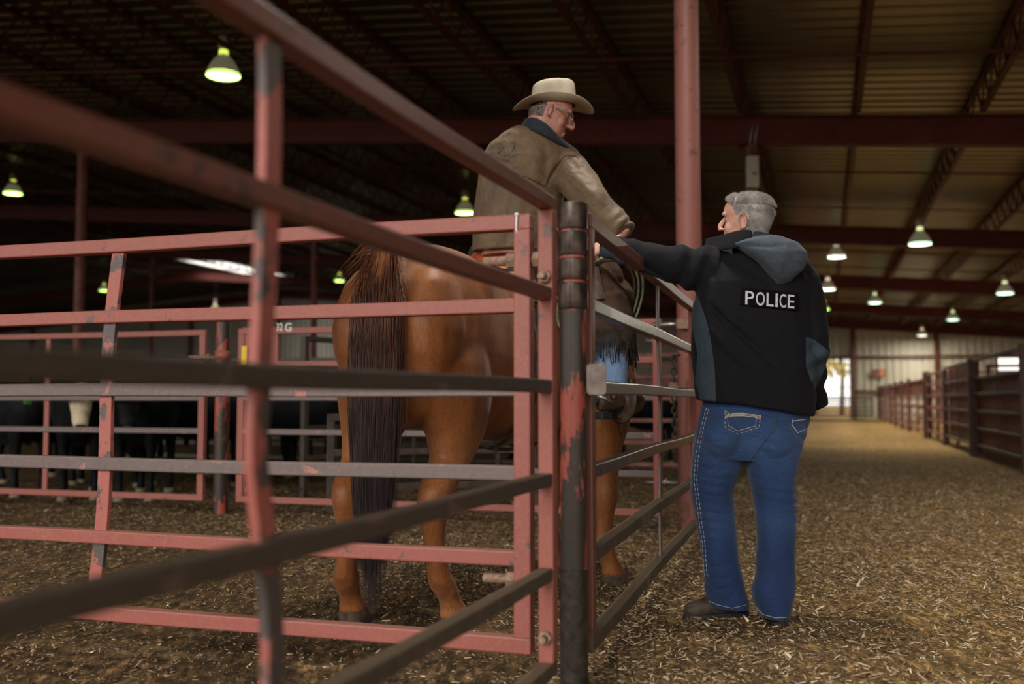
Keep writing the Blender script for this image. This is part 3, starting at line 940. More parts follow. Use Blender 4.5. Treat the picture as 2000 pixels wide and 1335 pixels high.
for z in (0.35, 1.38):
    mb = MB(); mb.tube([(v2 - v1 - 0.12, 0, z), (v2 - v1 + 0.13, 0, z)], 0.018, 10)
    mb.tube([(v2 - v1 + 0.01, 0, z), (v2 - v1 + 0.03, 0, z)], 0.032, 8); mb.build('hinge_bolt', M['bare_steel'], gD, smooth=True)

def text_obj(body, name, mat, parent, size, loc, rot, extrude=0.001, sx=1.0):
    cu = bpy.data.curves.new(name, 'FONT'); cu.body = body; cu.size = size; cu.extrude = extrude; cu.align_x = 'CENTER'; cu.align_y = 'CENTER'
    cu.offset = size * 0.012
    ob = bpy.data.objects.new('tmp', cu); COL.objects.link(ob)
    dg = bpy.context.evaluated_depsgraph_get(); dg.update()
    me = bpy.data.meshes.new_from_object(ob.evaluated_get(dg)); bpy.data.objects.remove(ob)
    me.name = name; me.materials.clear(); me.materials.append(mat)
    o = bpy.data.objects.new(name, me); COL.objects.link(o); o.parent = parent
    o.location = loc; o.rotation_euler = rot; o.scale = (sx, 1, 1)
    return o
text_obj('32', 'painted_number', M['letter_white'], gD, 0.085, (vx(548, U1) - v1, -0.03, at(543, 636, 8.0).z), (math.radians(90), 0, 0), sx=0.8)
text_obj('G', 'painted_letter', M['letter_white'], gD, 0.095, (vx(566, U1) - v1, -0.03, at(560, 637, 8.0).z), (math.radians(90), 0, 0))

# chain and latch by the column
ch = thing('latch_chain', 'dark steel latch chain hanging beside the red column', 'chain', UV(7.05, -0.98, 0))
pz = at(1316, 700, 6.9)
ch.location = (pz.x, pz.y, 0)
for k in range(15):
    z = pz.z - 0.045 * k
    mb = MB(); pts = []
    for q in range(12):
        th = 2 * math.pi * q / 12; a = 0.016 * math.cos(th); b = 0.030 * math.sin(th)
        pts.append((a, 0, z + b) if k % 2 == 0 else (0, a, z + b))
    mb.tube(pts, 0.0065, 6, closed=True)
    mb.build('link', M['dark_steel'], ch, smooth=True)
mb = MB(); mb.tube([(0, 0, pz.z + 0.02), (0.06, 0.1, pz.z + 0.03)], 0.009, 8); mb.build('staple', M['dark_steel'], ch, smooth=True)
lt = thing('gate_latch', 'steel latch bar joining the right-hand gate to the column', 'latch', at(1345, 758, 6.8))
mb = MB(); mb.tube([(-0.16, -0.25, 0), Vector((1.28, 7.2, 0)) - Vector((lt.location.x, lt.location.y, 0))], 0.016, 10); mb.build('bar', M['bare_steel'], lt, smooth=True)
mb = MB(); mb.box((-0.15, -0.24, 0.0), (0.05, 0.06, 0.07)); mb.build('bracket', M['rusty_bolt'], lt)
lt2 = thing('gate_latch', 'rusty latch bar near the top of the column, left of it', 'latch', at(1300, 632, 7.1))
mb = MB(); mb.tube([(-0.08, 0.1, 0), (0.22, 0.08, 0)], 0.02, 10); mb.build('bar', M['bare_steel'], lt2, smooth=True)
mb = MB(); mb.box((0.12, 0.0, 0.0), (0.08, 0.05, 0.07)); mb.build('bracket', M['rusty_bolt'], lt2)

# further pens behind: simple panels across and along
def far_panel(p, ang, L, lab, zs=ZD, mats=None, straps=None, grp=None, name='pen_fence', rh=0.05):
    return gate(name, lab, 'pen fence', p, ang, L, zs, mats or [M['far_rail']], (mats or [M['far_rail']])[0], straps=straps or [(L / 2, 0.05, 0.02)], stile=0.06, group=grp, rail_h=rh, legs=True)
greyr = [M['dark_rail']]
far_panel(UV(8.2, -4.6), uang - 0.25, 3.4, 'dark panel running away behind the rump between the calves', mats=greyr)
far_panel(UV(7.6, vx(640, 7.6)), math.radians(20), 1.9, 'low grey panel seen left of the tail under the middle rail', zs=[0.2, 0.5, 0.8], mats=greyr, rh=0.06)
far_panel(UV(12.6, -9.6), vang, 3.3, 'distant dark panel in the second row of pens, left', mats=greyr)
far_panel(UV(12.6, -6.2), vang, 3.3, 'distant dark panel in the second row of pens, centre left', mats=greyr)
far_panel(UV(12.6, -2.85), vang, 1.7, 'distant red panel in the second row of pens, seen right of the rider boot')
far_panel(UV(16.5, -13.0), vang, 4.4, 'distant dark panel in the third row of pens, left', mats=greyr)
far_panel(UV(16.5, -8.4), vang, 4.4, 'distant dark panel in the third row of pens, centre', mats=greyr)
far_panel(UV(16.5, -3.9), vang, 2.8, 'distant red panel in the third row of pens, right')
far_panel(UV(27, -8.0), vang, 6.8, 'far red panel seen past the rider boot', grp=None)

# aisle fence on the right
VF = 2.4
posts = [13.9, 18.4, 22.6, 26.5, 32.0, 35.0, 38.0, 41.0, 44.0, 47.0, 50.0]
pw = ['at the right edge of the picture', 'thick, second from the right edge', 'third from the right edge', 'tall, fourth from the right edge', 'fifth from the right edge', 'sixth from the right edge', 'seventh from the right edge', 'eighth from the right edge', 'ninth from the right edge', 'tenth from the right edge', 'nearest the far wall']
for u, w in zip(posts, pw):
    t = thing('fence_post', 'dark steel post of the right aisle fence, ' + w, 'post', UV(u, VF), uang, 'posts of the right aisle fence')
    mb = MB()
    if u in (18.4, 26.5): mb.bar((0, 0, -0.05), (0, 0, 1.62), 0.17, 0.17, up=(1, 0, 0))
    else: mb.bar((0, 0, -0.05), (0, 0, 1.66 if u < 20 else 1.55), 0.10, 0.10, up=(1, 0, 0))
    mb.build('shaft', M['far_dark'], t, bevel=0.004)
    mb = MB(); mb.box((0, 0, 1.63 if u < 27 else 1.56), (0.12, 0.12, 0.02)); mb.build('cap', M['far_dark'], t)
for i in range(len(posts) - 1):
    u0, u1 = posts[i] + 0.10, posts[i + 1] - 0.10
    L = u1 - u0
    if i == 0:
        lab = 'sheeted rust-brown gate at the right edge with dark rails in front'
        g = far_panel(UV(u0, VF), uang, L, lab, mats=[M['far_dark']], straps=[(L * 0.45, 0.06, 0.02)], zs=[0.2, 0.48, 0.76, 1.04, 1.30, 1.60])
        mb = MB(); mb.box((L / 2, -0.055, 0.70), (L - 0.1, 0.012, 1.25)); mb.build('sheet', M['far_rust_sheet'], g)
    elif i == 1:
        lab = 'sheeted brown gate left of the thick post in the aisle fence'
        g = far_panel(UV(u0, VF), uang, L, lab, mats=[M['far_dark']], zs=[0.2, 0.48, 0.76, 1.04, 1.30, 1.60])
        mb = MB(); mb.box((L / 2, -0.055, 0.90), (L - 0.1, 0.012, 1.40)); mb.build('sheet', M['far_rust_sheet'], g)
    elif i == 2:
        far_panel(UV(u0, VF), uang, L, 'open dark-railed gate between two posts of the right aisle fence', mats=[M['far_rail']], zs=[0.2, 0.48, 0.76, 1.04, 1.30, 1.55], straps=[(L * 0.33, 0.08, 0.03), (L * 0.7, 0.08, 0.03)])
    else:
        g = far_panel(UV(u0, VF), uang, L, 'rusty board-topped panel of the right aisle fence, ' + ['just beyond the tall dark post', 'second beyond the tall dark post', 'third beyond the tall dark post', 'fourth beyond the tall dark post', 'fifth beyond the tall dark post', 'sixth beyond the tall dark post', 'last before the far wall'][i - 3],
                      mats=[M['far_rail']], zs=[0.2, 0.5, 0.8, 1.08, 1.46], grp='rusty panels of the right aisle fence')
        mb = MB(); mb.box((L / 2, -0.05, 1.27), (L - 0.1, 0.012, 0.34)); mb.build('top_board', M['far_rust_sheet'], g)
# cross fences of the pens to the right
for i, (u, w) in enumerate(zip((18.4, 22.6, 26.5, 32.0, 38.0, 44.0), ('behind the thick post', 'behind the sheeted gates', 'behind the tall dark post', 'fourth back', 'fifth back', 'last back'))):
    for q in range(2):
        far_panel(UV(u, VF + 0.2 + q * 4.3), vang, 4.1, 'cross panel of right-hand pens ' + w + (', next to the aisle' if q == 0 else ', away from the aisle'), mats=[M['far_rail']], grp='cross panels of the right-hand pens')
# fence continuing along the left of the aisle beyond the second column
for i, u in enumerate((15.0, 19.6, 24.4, 29.0, 33.8, 38.4, 43.2, 47.6)[:7]):
    far_panel(UV(u, -0.95), uang, 4.3, 'panel of the left aisle fence behind the standing man', mats=[M['far_rail']], grp='panels of the left aisle fence hidden by the standing man')
# closed gate before the far doorway
gate('livestock_gate', 'low plum-grey gate in front of the bright doorway', 'gate', UV(50.6, -0.8), vang, 3.0, [0.2, 0.4, 0.6, 0.8, 0.98], [M['dusty_rail']], M['dusty_rail'], rail_h=0.10)
gate('pipe_fence', 'thin teal pipe fence outside the doorway', 'fence', UV(58, -2.5), vang, 6, [0.6, 1.1, 1.62], [M['bare_steel']], M['bare_steel'], rail_h=0.05)
t = thing('wall_sign', 'small red and orange sign on the far wall right of the doorway', 'sign', UV(52.2, 2.55, 2.25), vang)
mb = MB(); mb.box((0, 0, 0), (0.62, 0.02, 0.36)); mb.build('board', M['far_rail'], t)
mb = MB(); mb.box((0.15, -0.02, 0), (0.22, 0.02, 0.3)); mb.build('panel', noisy('orange', (0.5, 0.16, 0.08), (0.6, 0.25, 0.12), 8), t)
# ------------------------------------------------------------------ horse
HX0, HY0 = -0.43, 4.27
_tab = []
def _heading(x):
    f = min(max(x / 1.3, 0), 1)
    return math.radians(18 + 34 * f)
_x = -0.8; _p = None
SX = 0.16
def spine(x):
    # integrate from 0
    n = max(1, int(abs(x) / 0.02)); s = x / n; px, py = HX0, HY0
    for i in range(n):
        h = _heading((i + 0.5) * s); px += math.sin(h) * s; py += math.cos(h) * s
    return px, py, _heading(x)
def H(x, y, z):
    px, py, h = spine(x)
    return Vector((px - math.cos(h) * y, py + math.sin(h) * y, z))
def Hd(x):
    h = spine(x)[2]
    return Vector((math.sin(h), math.cos(h), 0)), Vector((-math.cos(h), math.sin(h), 0))

def fur_mat(name, c1, c2, c3, scale=1.0, rough=0.5):
    m, nt, b = new_mat(name)
    v = coords(nt, (1, 1, 0.35))
    big = noise_out(nt, v, 3.2, 4, 0.6)
    hair = noise_out(nt, coords(nt, (1, 1, 0.16)), 170, 3, 0.7, 0.4)
    col = ramp(nt, big, [(0.3, c1), (0.5, c2), (0.72, c3)])
    hr = ramp(nt, hair, [(0.3, (0.72, 0.70, 0.68)), (0.7, (1.22, 1.2, 1.15))])
    nt.links.new(mixc(nt, 1.0, col, hr, 'MULTIPLY'), b.inputs['Base Color'])
    b.inputs['Roughness'].default_value = rough
    b.inputs['Specular IOR Level'].default_value = 0.3
    b.inputs['Sheen Weight'].default_value = 0.12
    b.inputs['Sheen Roughness'].default_value = 0.4
    bump(nt, b, hair, 0.25, 0.002)
    return m
M['chestnut'] = fur_mat('chestnut', (0.15, 0.048, 0.015), (0.27, 0.095, 0.030), (0.38, 0.165, 0.066))
M['hoof'] = noisy('hoof', (0.045, 0.03, 0.022), (0.10, 0.07, 0.05), 40, 0.8, spec=.15)

BODY = [(-.30, 1.21, .15, .12), (-.26, 1.20, .25, .20), (-.17, 1.20, .345, .265), (-.05, 1.215, .39, .30), (.12, 1.23, .405, .315),
        (.30, 1.225, .41, .31), (.50, 1.20, .395, .295), (.72, 1.165, .42, .315), (.95, 1.155, .425, .32), (1.12, 1.175, .43, .295),
        (1.28, 1.215, .43, .25), (1.42, 1.21, .36, .215), (1.54, 1.18, .25, .165), (1.62, 1.17, .12, .09)]
def barrel(x):
    xs = [b[0] for b in BODY]
    return tuple(float(np.interp(x, xs, [b[k] for b in BODY])) for k in (1, 2, 3))
HIND = [(1.22, .05, .145, .155, .25), (1.10, .05, .16, .160, .27), (1.0, .06, .17, .152, .26), (.90, .07, .175, .140, .225), (.80, .06, .18, .120, .175), (.71, .02, .182, .097, .128),
        (.64, -.06, .175, .082, .112), (.585, -.115, .168, .074, .102), (.53, -.135, .162, .068, .090), (.47, -.135, .158, .056, .068), (.40, -.125, .156, .047, .054), (.32, -.115, .158, .043, .049),
        (.25, -.100, .166, .045, .053), (.205, -.080, .174, .056, .065), (.165, -.055, .18, .053, .058), (.12, -.015, .187, .046, .051), (.08, .018, .19, .056, .061), (.038, .028, .19, .063, .071)]
FORE = [(1.22, 1.30, .14, .10, .15), (1.05, 1.29, .155, .115, .155), (.92, 1.28, .165, .10, .135), (.80, 1.28, .17, .088, .115), (.70, 1.28, .17, .070, .088), (.60, 1.285, .17, .060, .068), (.52, 1.285, .17, .056, .060),
        (.465, 1.285, .17, .062, .066), (.41, 1.28, .17, .055, .057), (.34, 1.275, .17, .043, .046), (.26, 1.27, .17, .042, .047), (.205, 1.27, .17, .053, .058), (.165, 1.285, .17, .049, .053),
        (.12, 1.31, .17, .045, .048), (.08, 1.33, .17, .055, .060), (.038, 1.340, .17, .063, .070)]
def leg(mb, table, side, dx=0.0, ytop=0.0, yfoot=0.0):
    secs = []; last = None
    for (z, x, y, w, d) in table:
        f = min(1, max(0, (1.2 - z) / 1.0))
        yy = side * (y + ytop * (1 - f) + yfoot * f); xx = x + dx * f
        fw, lf = Hd(x)
        secs.append((H(xx, yy, z), lf * w, fw * d)); last = (xx, yy)
    mb.loft(secs, n=24)
    return last
horse = thing('horse', 'chestnut saddled horse seen from behind, with a long dark tail', 'horse', (HX0, HY0, 0))
hb = MB()
secs = []
for (x, zc, hh, hw) in BODY:
    fw, lf = Hd(x); secs.append((H(x, 0, zc), lf * hw, Vector((0, 0, hh)), 2.15))
hb.loft(secs, n=40)
for s in (-1, 1):
    fw, lf = Hd(-0.1)
    R = Matrix((fw, lf, Vector((0, 0, 1)))).transposed()
    hb.ball(H(-.13, s * .145, 1.24), (.185, .145, .27), R=R)
    hb.ball(H(.20, s * .17, 1.40), (.20, .13, .16), R=R)
    fw, lf = Hd(1.2); R = Matrix((fw, lf, Vector((0, 0, 1)))).transposed()
    hb.ball(H(1.28, s * .13, 1.25), (.20, .12, .26), R=R)
feet = []
feet.append(leg(hb, HIND, -1, yfoot=0.0) + (0.0,))
feet.append(leg(hb, HIND, 1, dx=-0.02, yfoot=0.08) + (0.0,))
feet.append(leg(hb, [(z, x + .09, y, w, d * (1.25 if z > .7 else 1)) for (z, x, y, w, d) in FORE], -1, ytop=.05, yfoot=0.03) + (1.3,))
feet.append(leg(hb, FORE, 1, dx=0.04) + (1.3,))
# neck, head
nk = [((1.30, 0, 1.34), .17, .30), ((1.46, .05, 1.42), .13, .25), ((1.60, .13, 1.51), .10, .20), ((1.72, .23, 1.60), .085, .16), ((1.80, .31, 1.65), .08, .13)]
hb.tube([H(*p[0]) for p in nk], [(p[1], p[2]) for p in nk], 24, up=(0, 0, 1))
hd = [((1.76, .28, 1.68), .07, .09), ((1.85, .35, 1.63), .085, .115), ((1.94, .43, 1.56), .078, .105), ((2.03, .51, 1.48), .06, .08), ((2.11, .58, 1.41), .052, .062), ((2.17, .62, 1.36), .052, .058), ((2.20, .64, 1.33), .035, .04)]
hb.tube([H(*p[0]) for p in hd], [(p[1], p[2]) for p in hd], 20, up=(0.5, 0.6, 0.4))
for s in (-1, 1):
    hb.tube([H(1.79 + s * .03, .29 + s * .05, 1.72), H(1.80 + s * .03, .29 + s * .07, 1.80), H(1.81 + s * .03, .29 + s * .065, 1.86)], [(.028, .022), (.03, .018), (.004, .004)], 10)
hb.tube([H(-.20, 0, 1.56), H(-.28, 0, 1.54), H(-.33, 0, 1.45), H(-.345, 0, 1.30), H(-.345, 0, 1.15)], [.05, .045, .038, .03, .018], 12)
def horse_def(co, no):
    n1 = vnoise(co, 3.5, 3.0); n2 = vnoise(co, 9, 7.0, (1, 1, .6))
    z = co[:, 2]
    amp = np.where(z > 0.65, 1.0, 0.35)
    d = n1 * 0.010 * amp + n2 * 0.0045 * amp
    # feathery fetlocks and hock tendons stay small and rough
    d += np.where((z > 0.13) & (z < 0.24), 0.004 * vnoise(co, 40, 1.0, (1, 1, .4)), 0)
    return co + no * d[:, None]
hbody = blob(hb, 'body', M['chestnut'], None, 0.011, 7, horse_def)
def reparent(o, p):                              # mesh was built in world space
    o.parent = p
    o.matrix_parent_inverse = Matrix.Translation(-p.location) if p.rotation_euler.z == 0 else (Matrix.Translation(p.location) @ Matrix.Rotation(p.rotation_euler.z, 4, 'Z')).inverted()
    return o
reparent(hbody, horse)
for (x, y, base) in feet:
    fw, lf = Hd(base)
    mb = MB(); c = H(x, y, 0)
    mb.loft([(c + Vector((0, 0, 0.055)), lf * .052, fw * .058), (c + Vector((0, 0, 0.040)), lf * .0645, fw * .072), (c + fw * .012 + Vector((0, 0, 0.0)), lf * .068, fw * .078), (c + fw * .012 + Vector((0, 0, -0.02)), lf * .068, fw * .078)], 24)
    reparent(mb.build('hoof', M['hoof'], None, smooth=True), horse)

def strand_mat(name, stops, zlo, zhi, rough=0.45):
    m, nt, b = new_mat(name)
    tc = N(nt, 'ShaderNodeTexCoord'); s = N(nt, 'ShaderNodeSeparateXYZ'); nt.links.new(tc.outputs['Object'], s.inputs[0])
    g = N(nt, 'ShaderNodeNewGeometry')
    mr = N(nt, 'ShaderNodeMapRange'); mr.inputs[1].default_value = zlo; mr.inputs[2].default_value = zhi
    nt.links.new(s.outputs['Z'], mr.inputs[0])
    add = N(nt, 'ShaderNodeMath', operation='MULTIPLY_ADD'); nt.links.new(g.outputs['Random Per Island'], add.inputs[0]); add.inputs[1].default_value = 0.22
    sub = N(nt, 'ShaderNodeMath', operation='SUBTRACT'); nt.links.new(mr.outputs[0], sub.inputs[0]); sub.inputs[1].default_value = 0.11
    nt.links.new(sub.outputs[0], add.inputs[2])
    col = ramp(nt, add.outputs[0], stops)
    k = ramp(nt, g.outputs['Random Per Island'], [(0, (0.55, 0.55, 0.55)), (1, (1.5, 1.4, 1.35))])
    nt.links.new(mixc(nt, 1.0, col, k, 'MULTIPLY'), b.inputs['Base Color'])
    b.inputs['Roughness'].default_value = rough
    return m
M['tail_hair'] = strand_mat('tail_hair', [(0.0, (0.030, 0.019, 0.023)), (0.45, (0.040, 0.023, 0.024)), (0.62, (0.060, 0.025, 0.018)), (0.85, (0.115, 0.036, 0.015)), (1.0, (0.17, 0.055, 0.018))], 0.2, 1.55)
def strand(mb, pts, r0, r1=0.0004):
    L = len(pts) - 1
    mb.tube(pts, [r0 + (r1 - r0) * (i / L) ** 1.5 for i in range(L + 1)], 3, cap=False)
r = random.Random(11); mb = MB()
for k in range(3600):
    z0 = r.uniform(1.25, 1.585); a = r.uniform(-1, 1); side = a * 0.05
    xb = -.27 - 0.06 * math.sqrt(max(0, 1 - a * a)) * min(1, (1.62 - z0) / .15)
    spread = a * 0.095 + r.gauss(0, 0.012)
    back = -.37 - 0.045 * math.sqrt(max(0, 1 - min(1, abs(spread) / .11) ** 2)) + r.uniform(0, .05)
    cen = 1 - min(1, abs(spread + 0.02) / .12)
    zend = r.choice([r.uniform(.42, .66), r.uniform(.30, .60)]) - (r.random() ** 3) * 0.35 * cen
    if r.random() < .18: zend = r.uniform(.75, 1.1)
    zend = max(zend, .05)
    pts = []
    wob = r.uniform(0, 6)
    for i in range(12):
        f = i / 11
        z = z0 + (zend - z0) * f
        q = min(1, f * 3.2); q = q * q * (3 - 2 * q)
        narrow = 1 - 0.35 * max(0, f - .55) / .45
        pts.append(H(xb + (back - xb) * q + 0.006 * math.sin(wob + f * 9), (side + (spread - side) * q) * narrow + 0.005 * math.cos(wob + f * 7), z + (0.02 * math.sin(q * math.pi) if f < .3 else 0)))
    strand(mb, pts, r.uniform(.0010, .0018))
for k in range(500):                               # short bristly hair round the top of the dock
    a = r.uniform(-1, 1); z0 = r.uniform(1.36, 1.60)
    p0 = (-.26 - .03 * r.random(), a * .05, z0)
    L = r.uniform(.06, .16)
    pts = [H(p0[0] - L * f * .75, p0[1] + a * .075 * f * (L / .1), p0[2] + .02 * f - L * f * f * .9) for f in (0, .25, .5, .75, 1)]
    strand(mb, pts, .0016)
tail = mb.build('tail', M['tail_hair'], None, smooth=True, recalc=False)
reparent(tail, horse)
mb = MB()
for k in range(500):
    f0 = r.random(); x = 1.30 + .46 * f0; z = 1.62 + .14 * f0; y = .28 * f0 ** 1.3
    pts = [H(x + .03 * f, y - .03 - .07 * f, z - .26 * f * f * r.uniform(.6, 1)) for f in (0, .3, .6, 1)]
    strand(mb, pts, .002)
reparent(mb.build('mane', M['tail_hair'], None, smooth=True, recalc=False), horse)

# saddle blanket and saddle
def stripe_mat():
    m, nt, b = new_mat('blanket_wool')
    v = coords(nt, (1, 1, 1))
    w = N(nt, 'ShaderNodeTexWave', wave_type='BANDS', bands_direction='Z'); w.inputs['Scale'].default_value = 9; w.inputs['Distortion'].default_value = 0.3
    nt.links.new(v, w.inputs['Vector'])
    nt.links.new(ramp(nt, w.outputs['Fac'], [(0.0, (0.012, 0.03, 0.045)), (0.45, (0.012, 0.03, 0.045)), (0.5, (0.5, 0.34, 0.12)), (0.7, (0.45, 0.09, 0.03)), (1.0, (0.5, 0.36, 0.16))]), b.inputs['Base Color'])
    b.inputs['Roughness'].default_value = 0.95
    return m
M['blanket'] = stripe_mat()
M['saddle_leather'] = noisy('saddle_leather', (0.09, 0.035, 0.015), (0.17, 0.07, 0.03), 18, 0.45, bdist=0.002)
M['red_leather'] = noisy('red_leather', (0.30, 0.055, 0.022), (0.42, 0.09, 0.035), 22, 0.4)
M['dark_leather'] = noisy('dark_leather', (0.035, 0.022, 0.016), (0.09, 0.058, 0.042), 22, 0.42)
M['suede'] = noisy('suede', (0.048, 0.028, 0.020), (0.100, 0.060, 0.040), 9, 0.95, bdist=0.003, spec=.1)
M['fringe_leather'] = noisy('fringe_leather', (0.022, 0.015, 0.012), (0.06, 0.042, 0.032), 30, 0.85, spec=.12)
def shell(name, mat, parent, x0, x1, a0, a1, off, th, nx=14, na=26, edge=None):
    mb = MB(); outs = []
    for lay in (off, off + th):
        for i in range(nx + 1):
            x = x0 + (x1 - x0) * i / nx; zc, hh, hw = barrel(x)
            aa0, aa1 = (a0, a1) if edge is None else edge(i / nx)
            for j in range(na + 1):
                a = aa0 + (aa1 - aa0) * j / na
                e = 2 / 2.15
                ct = math.sin(a); st = math.cos(a)
                outs.append(H(x, math.copysign(abs(ct) ** e, ct) * (hw + lay), zc + math.copysign(abs(st) ** e, st) * (hh + lay)))
    P = (nx + 1) * (na + 1); fs = []
    for i in range(nx):
        for j in range(na):
            a = i * (na + 1) + j; b = a + na + 1
            fs.append((a, a + 1, b + 1, b)); fs.append((P + a, P + b, P + b + 1, P + a + 1))
    for i in range(nx):
        for j in (0, na):
            a = i * (na + 1) + j; b = a + na + 1; fs.append((a, b, P + b, P + a))
    for j in range(na):
        for i in (0, nx):
            a = i * (na + 1) + j; fs.append((a, a + 1, P + a + 1, P + a))
    mb.add(outs, fs)
    o = mb.build(name, mat, None, smooth=True)
    if parent is not None: reparent(o, parent)
    return o
bk = shell('saddle_blanket', M['blanket'], None, .64, 1.30, -1.0, 1.0, .016, .016)
tag(bk, 'dark blue saddle blanket with gold and red stripes under the saddle', 'saddle blanket')
sx, sy, _ = spine(.85)
saddle = thing('saddle', 'brown leather western saddle with a red cantle edge under the rider', 'saddle', (sx, sy, 1.55))
shell('skirt', M['saddle_leather'], saddle, .72, 1.26, -.85, .85, .036, .014)
for s in (-1, 1):
    a, b = (1.0, 2.0) if s > 0 else (-2.0, -1.0)
    shell('fender', M['saddle_leather'], saddle, .86, 1.04, a, b, .055, .012, 6, 14)
mb = MB()
for (x, z, w, h) in ():
    pass
secs = []
for (x, z, w, h) in ((.72, 1.63, .17, .05), (.78, 1.645, .19, .06), (.88, 1.61, .17, .05), (1.0, 1.60, .15, .05), (1.12, 1.64, .13, .06), (1.20, 1.68, .10, .07), (1.24, 1.69, .07, .06)):
    fw, lf = Hd(x); secs.append((H(x, 0, z), lf * w, Vector((0, 0, h))))
mb.loft(secs, 26)
reparent(blob(mb, 'seat', M['saddle_leather'], None, .012, 4), saddle)
mb = MB()
pts = [H(.71 + .07 * (1 - math.cos(a)), .20 * math.sin(a), 1.57 + .125 * math.cos(a)) for a in np.linspace(-1.45, 1.45, 19)]
mb.tube(pts, .012, 10); reparent(mb.build('cantle_edge', M['red_leather'], None, smooth=True), saddle)
mb = MB()
vs = []
for a in np.linspace(-1.4, 1.4, 19):
    vs.append(H(.712 + .07 * (1 - math.cos(a)), .195 * math.sin(a), 1.565 + .125 * math.cos(a)))
    vs.append(H(.76 + .05 * (1 - math.cos(a)), .19 * math.sin(a), 1.54 + .03 * math.cos(a)))
mb.add(vs, [(2 * i, 2 * i + 2, 2 * i + 3, 2 * i + 1) for i in range(18)])
o = mb.build('cantle_back', M['red_leather'], None, smooth=True); o.modifiers.new('s', 'SOLIDIFY').thickness = .012
reparent(o, saddle)
mb = MB(); mb.tube([H(1.23, 0, 1.69), H(1.24, 0, 1.75), H(1.25, 0, 1.79)], [.026, .018, .018], 14); mb.ball(H(1.255, 0, 1.80), (.042, .042, .016))
reparent(mb.build('horn', M['saddle_leather'], None, smooth=True), saddle)
def girth(x, w, name, mat, sag=0.0):
    mb = MB(); vs = []; n = 30
    for j in range(n + 1):
        a = 1.0 + (2 * math.pi - 2.0) * j / n; zc, hh, hw = barrel(x)
        for q in (-1, 1):
            sg = sag * max(0, -math.cos(a)) ** 2
            vs.append(H(x + q * w / 2, math.sin(a) * (hw + .02), zc + math.cos(a) * (hh + .02) - sg))
    mb.add(vs, [(2 * j, 2 * j + 2, 2 * j + 3, 2 * j + 1) for j in range(n)])
    o = mb.build(name, mat, None, smooth=True); o.modifiers.new('s', 'SOLIDIFY').thickness = .008
    reparent(o, saddle)
girth(1.08, .10, 'front_cinch', M['dark_leather']); girth(.66, .06, 'rear_cinch', M['dark_leather'], .03)
mb = MB(); mb.box(H(.66, -.07, .72), (.012, .012, .07)); mb.tube([H(.68, 0, .715), H(.85, 0, .70), H(1.05, 0, .72)], .01, 8)
reparent(mb.build('cinch_strap', M['dark_leather'], None), saddle)
# ------------------------------------------------------------------ people
def skin_mat(name, c1, c2, c3):
    m, nt, b = new_mat(name)
    v = coords(nt)
    f = noise_out(nt, v, 26, 5, 0.6); g = noise_out(nt, v, 120, 3, 0.6)
    col = ramp(nt, f, [(0.3, c1), (0.5, c2), (0.7, c3)])
    nt.links.new(col, b.inputs['Base Color'])
    b.inputs['Roughness'].default_value = 0.45
    b.inputs['Subsurface Weight'].default_value = 0.08
    b.inputs['Subsurface Radius'].default_value = (0.012, 0.005, 0.003)
    bump(nt, b, g, 0.15, 0.001)
    return m
M['skin_fair'] = skin_mat('skin_fair', (0.50, 0.23, 0.17), (0.60, 0.32, 0.245), (0.66, 0.40, 0.31))
M['skin_ruddy'] = skin_mat('skin_ruddy', (0.42, 0.16, 0.12), (0.54, 0.25, 0.20), (0.60, 0.33, 0.27))
M['eye_white'] = noisy('eye_white', (0.6, 0.56, 0.54), (0.65, 0.62, 0.6), 30, 0.2, bstr=0)
M['lip'] = noisy('lip', (0.40, 0.13, 0.11), (0.46, 0.17, 0.14), 60, 0.5)

LEV = [(-.124, .066, .030, .016), (-.116, .080, .010, .028), (-.104, .089, -.010, .038), (-.090, .091, -.030, .047), (-.076, .084, -.045, .054), (-.064, .087, -.055, .058), (-.052, .0905, -.064, .061), (-.040, .087, -.072, .064),
       (-.028, .086, -.080, .067), (-.012, .086, -.086, .070), (.004, .084, -.091, .0725), (.018, .079, -.096, .074), (.030, .083, -.100, .0755), (.042, .093, -.103, .076), (.056, .093, -.104, .0765),
       (.072, .090, -.102, .0755), (.088, .082, -.096, .071), (.102, .068, -.085, .062), (.113, .048, -.068, .048), (.121, .022, -.043, .028), (.124, .004, -.025, .012)]
class Frame:
    def __init__(s, o, F, scale=1.0, U=(0, 0, 1)):
        s.o = Vector(o); s.F = Vector(F).normalized(); U = Vector(U)
        s.L = U.cross(s.F).normalized(); s.U = s.F.cross(s.L).normalized(); s.k = scale
    def __call__(s, x, y, z): return s.o + (s.F * x + s.L * y + s.U * z) * s.k
    def R(s): return Matrix((s.F, s.L, s.U)).transposed()
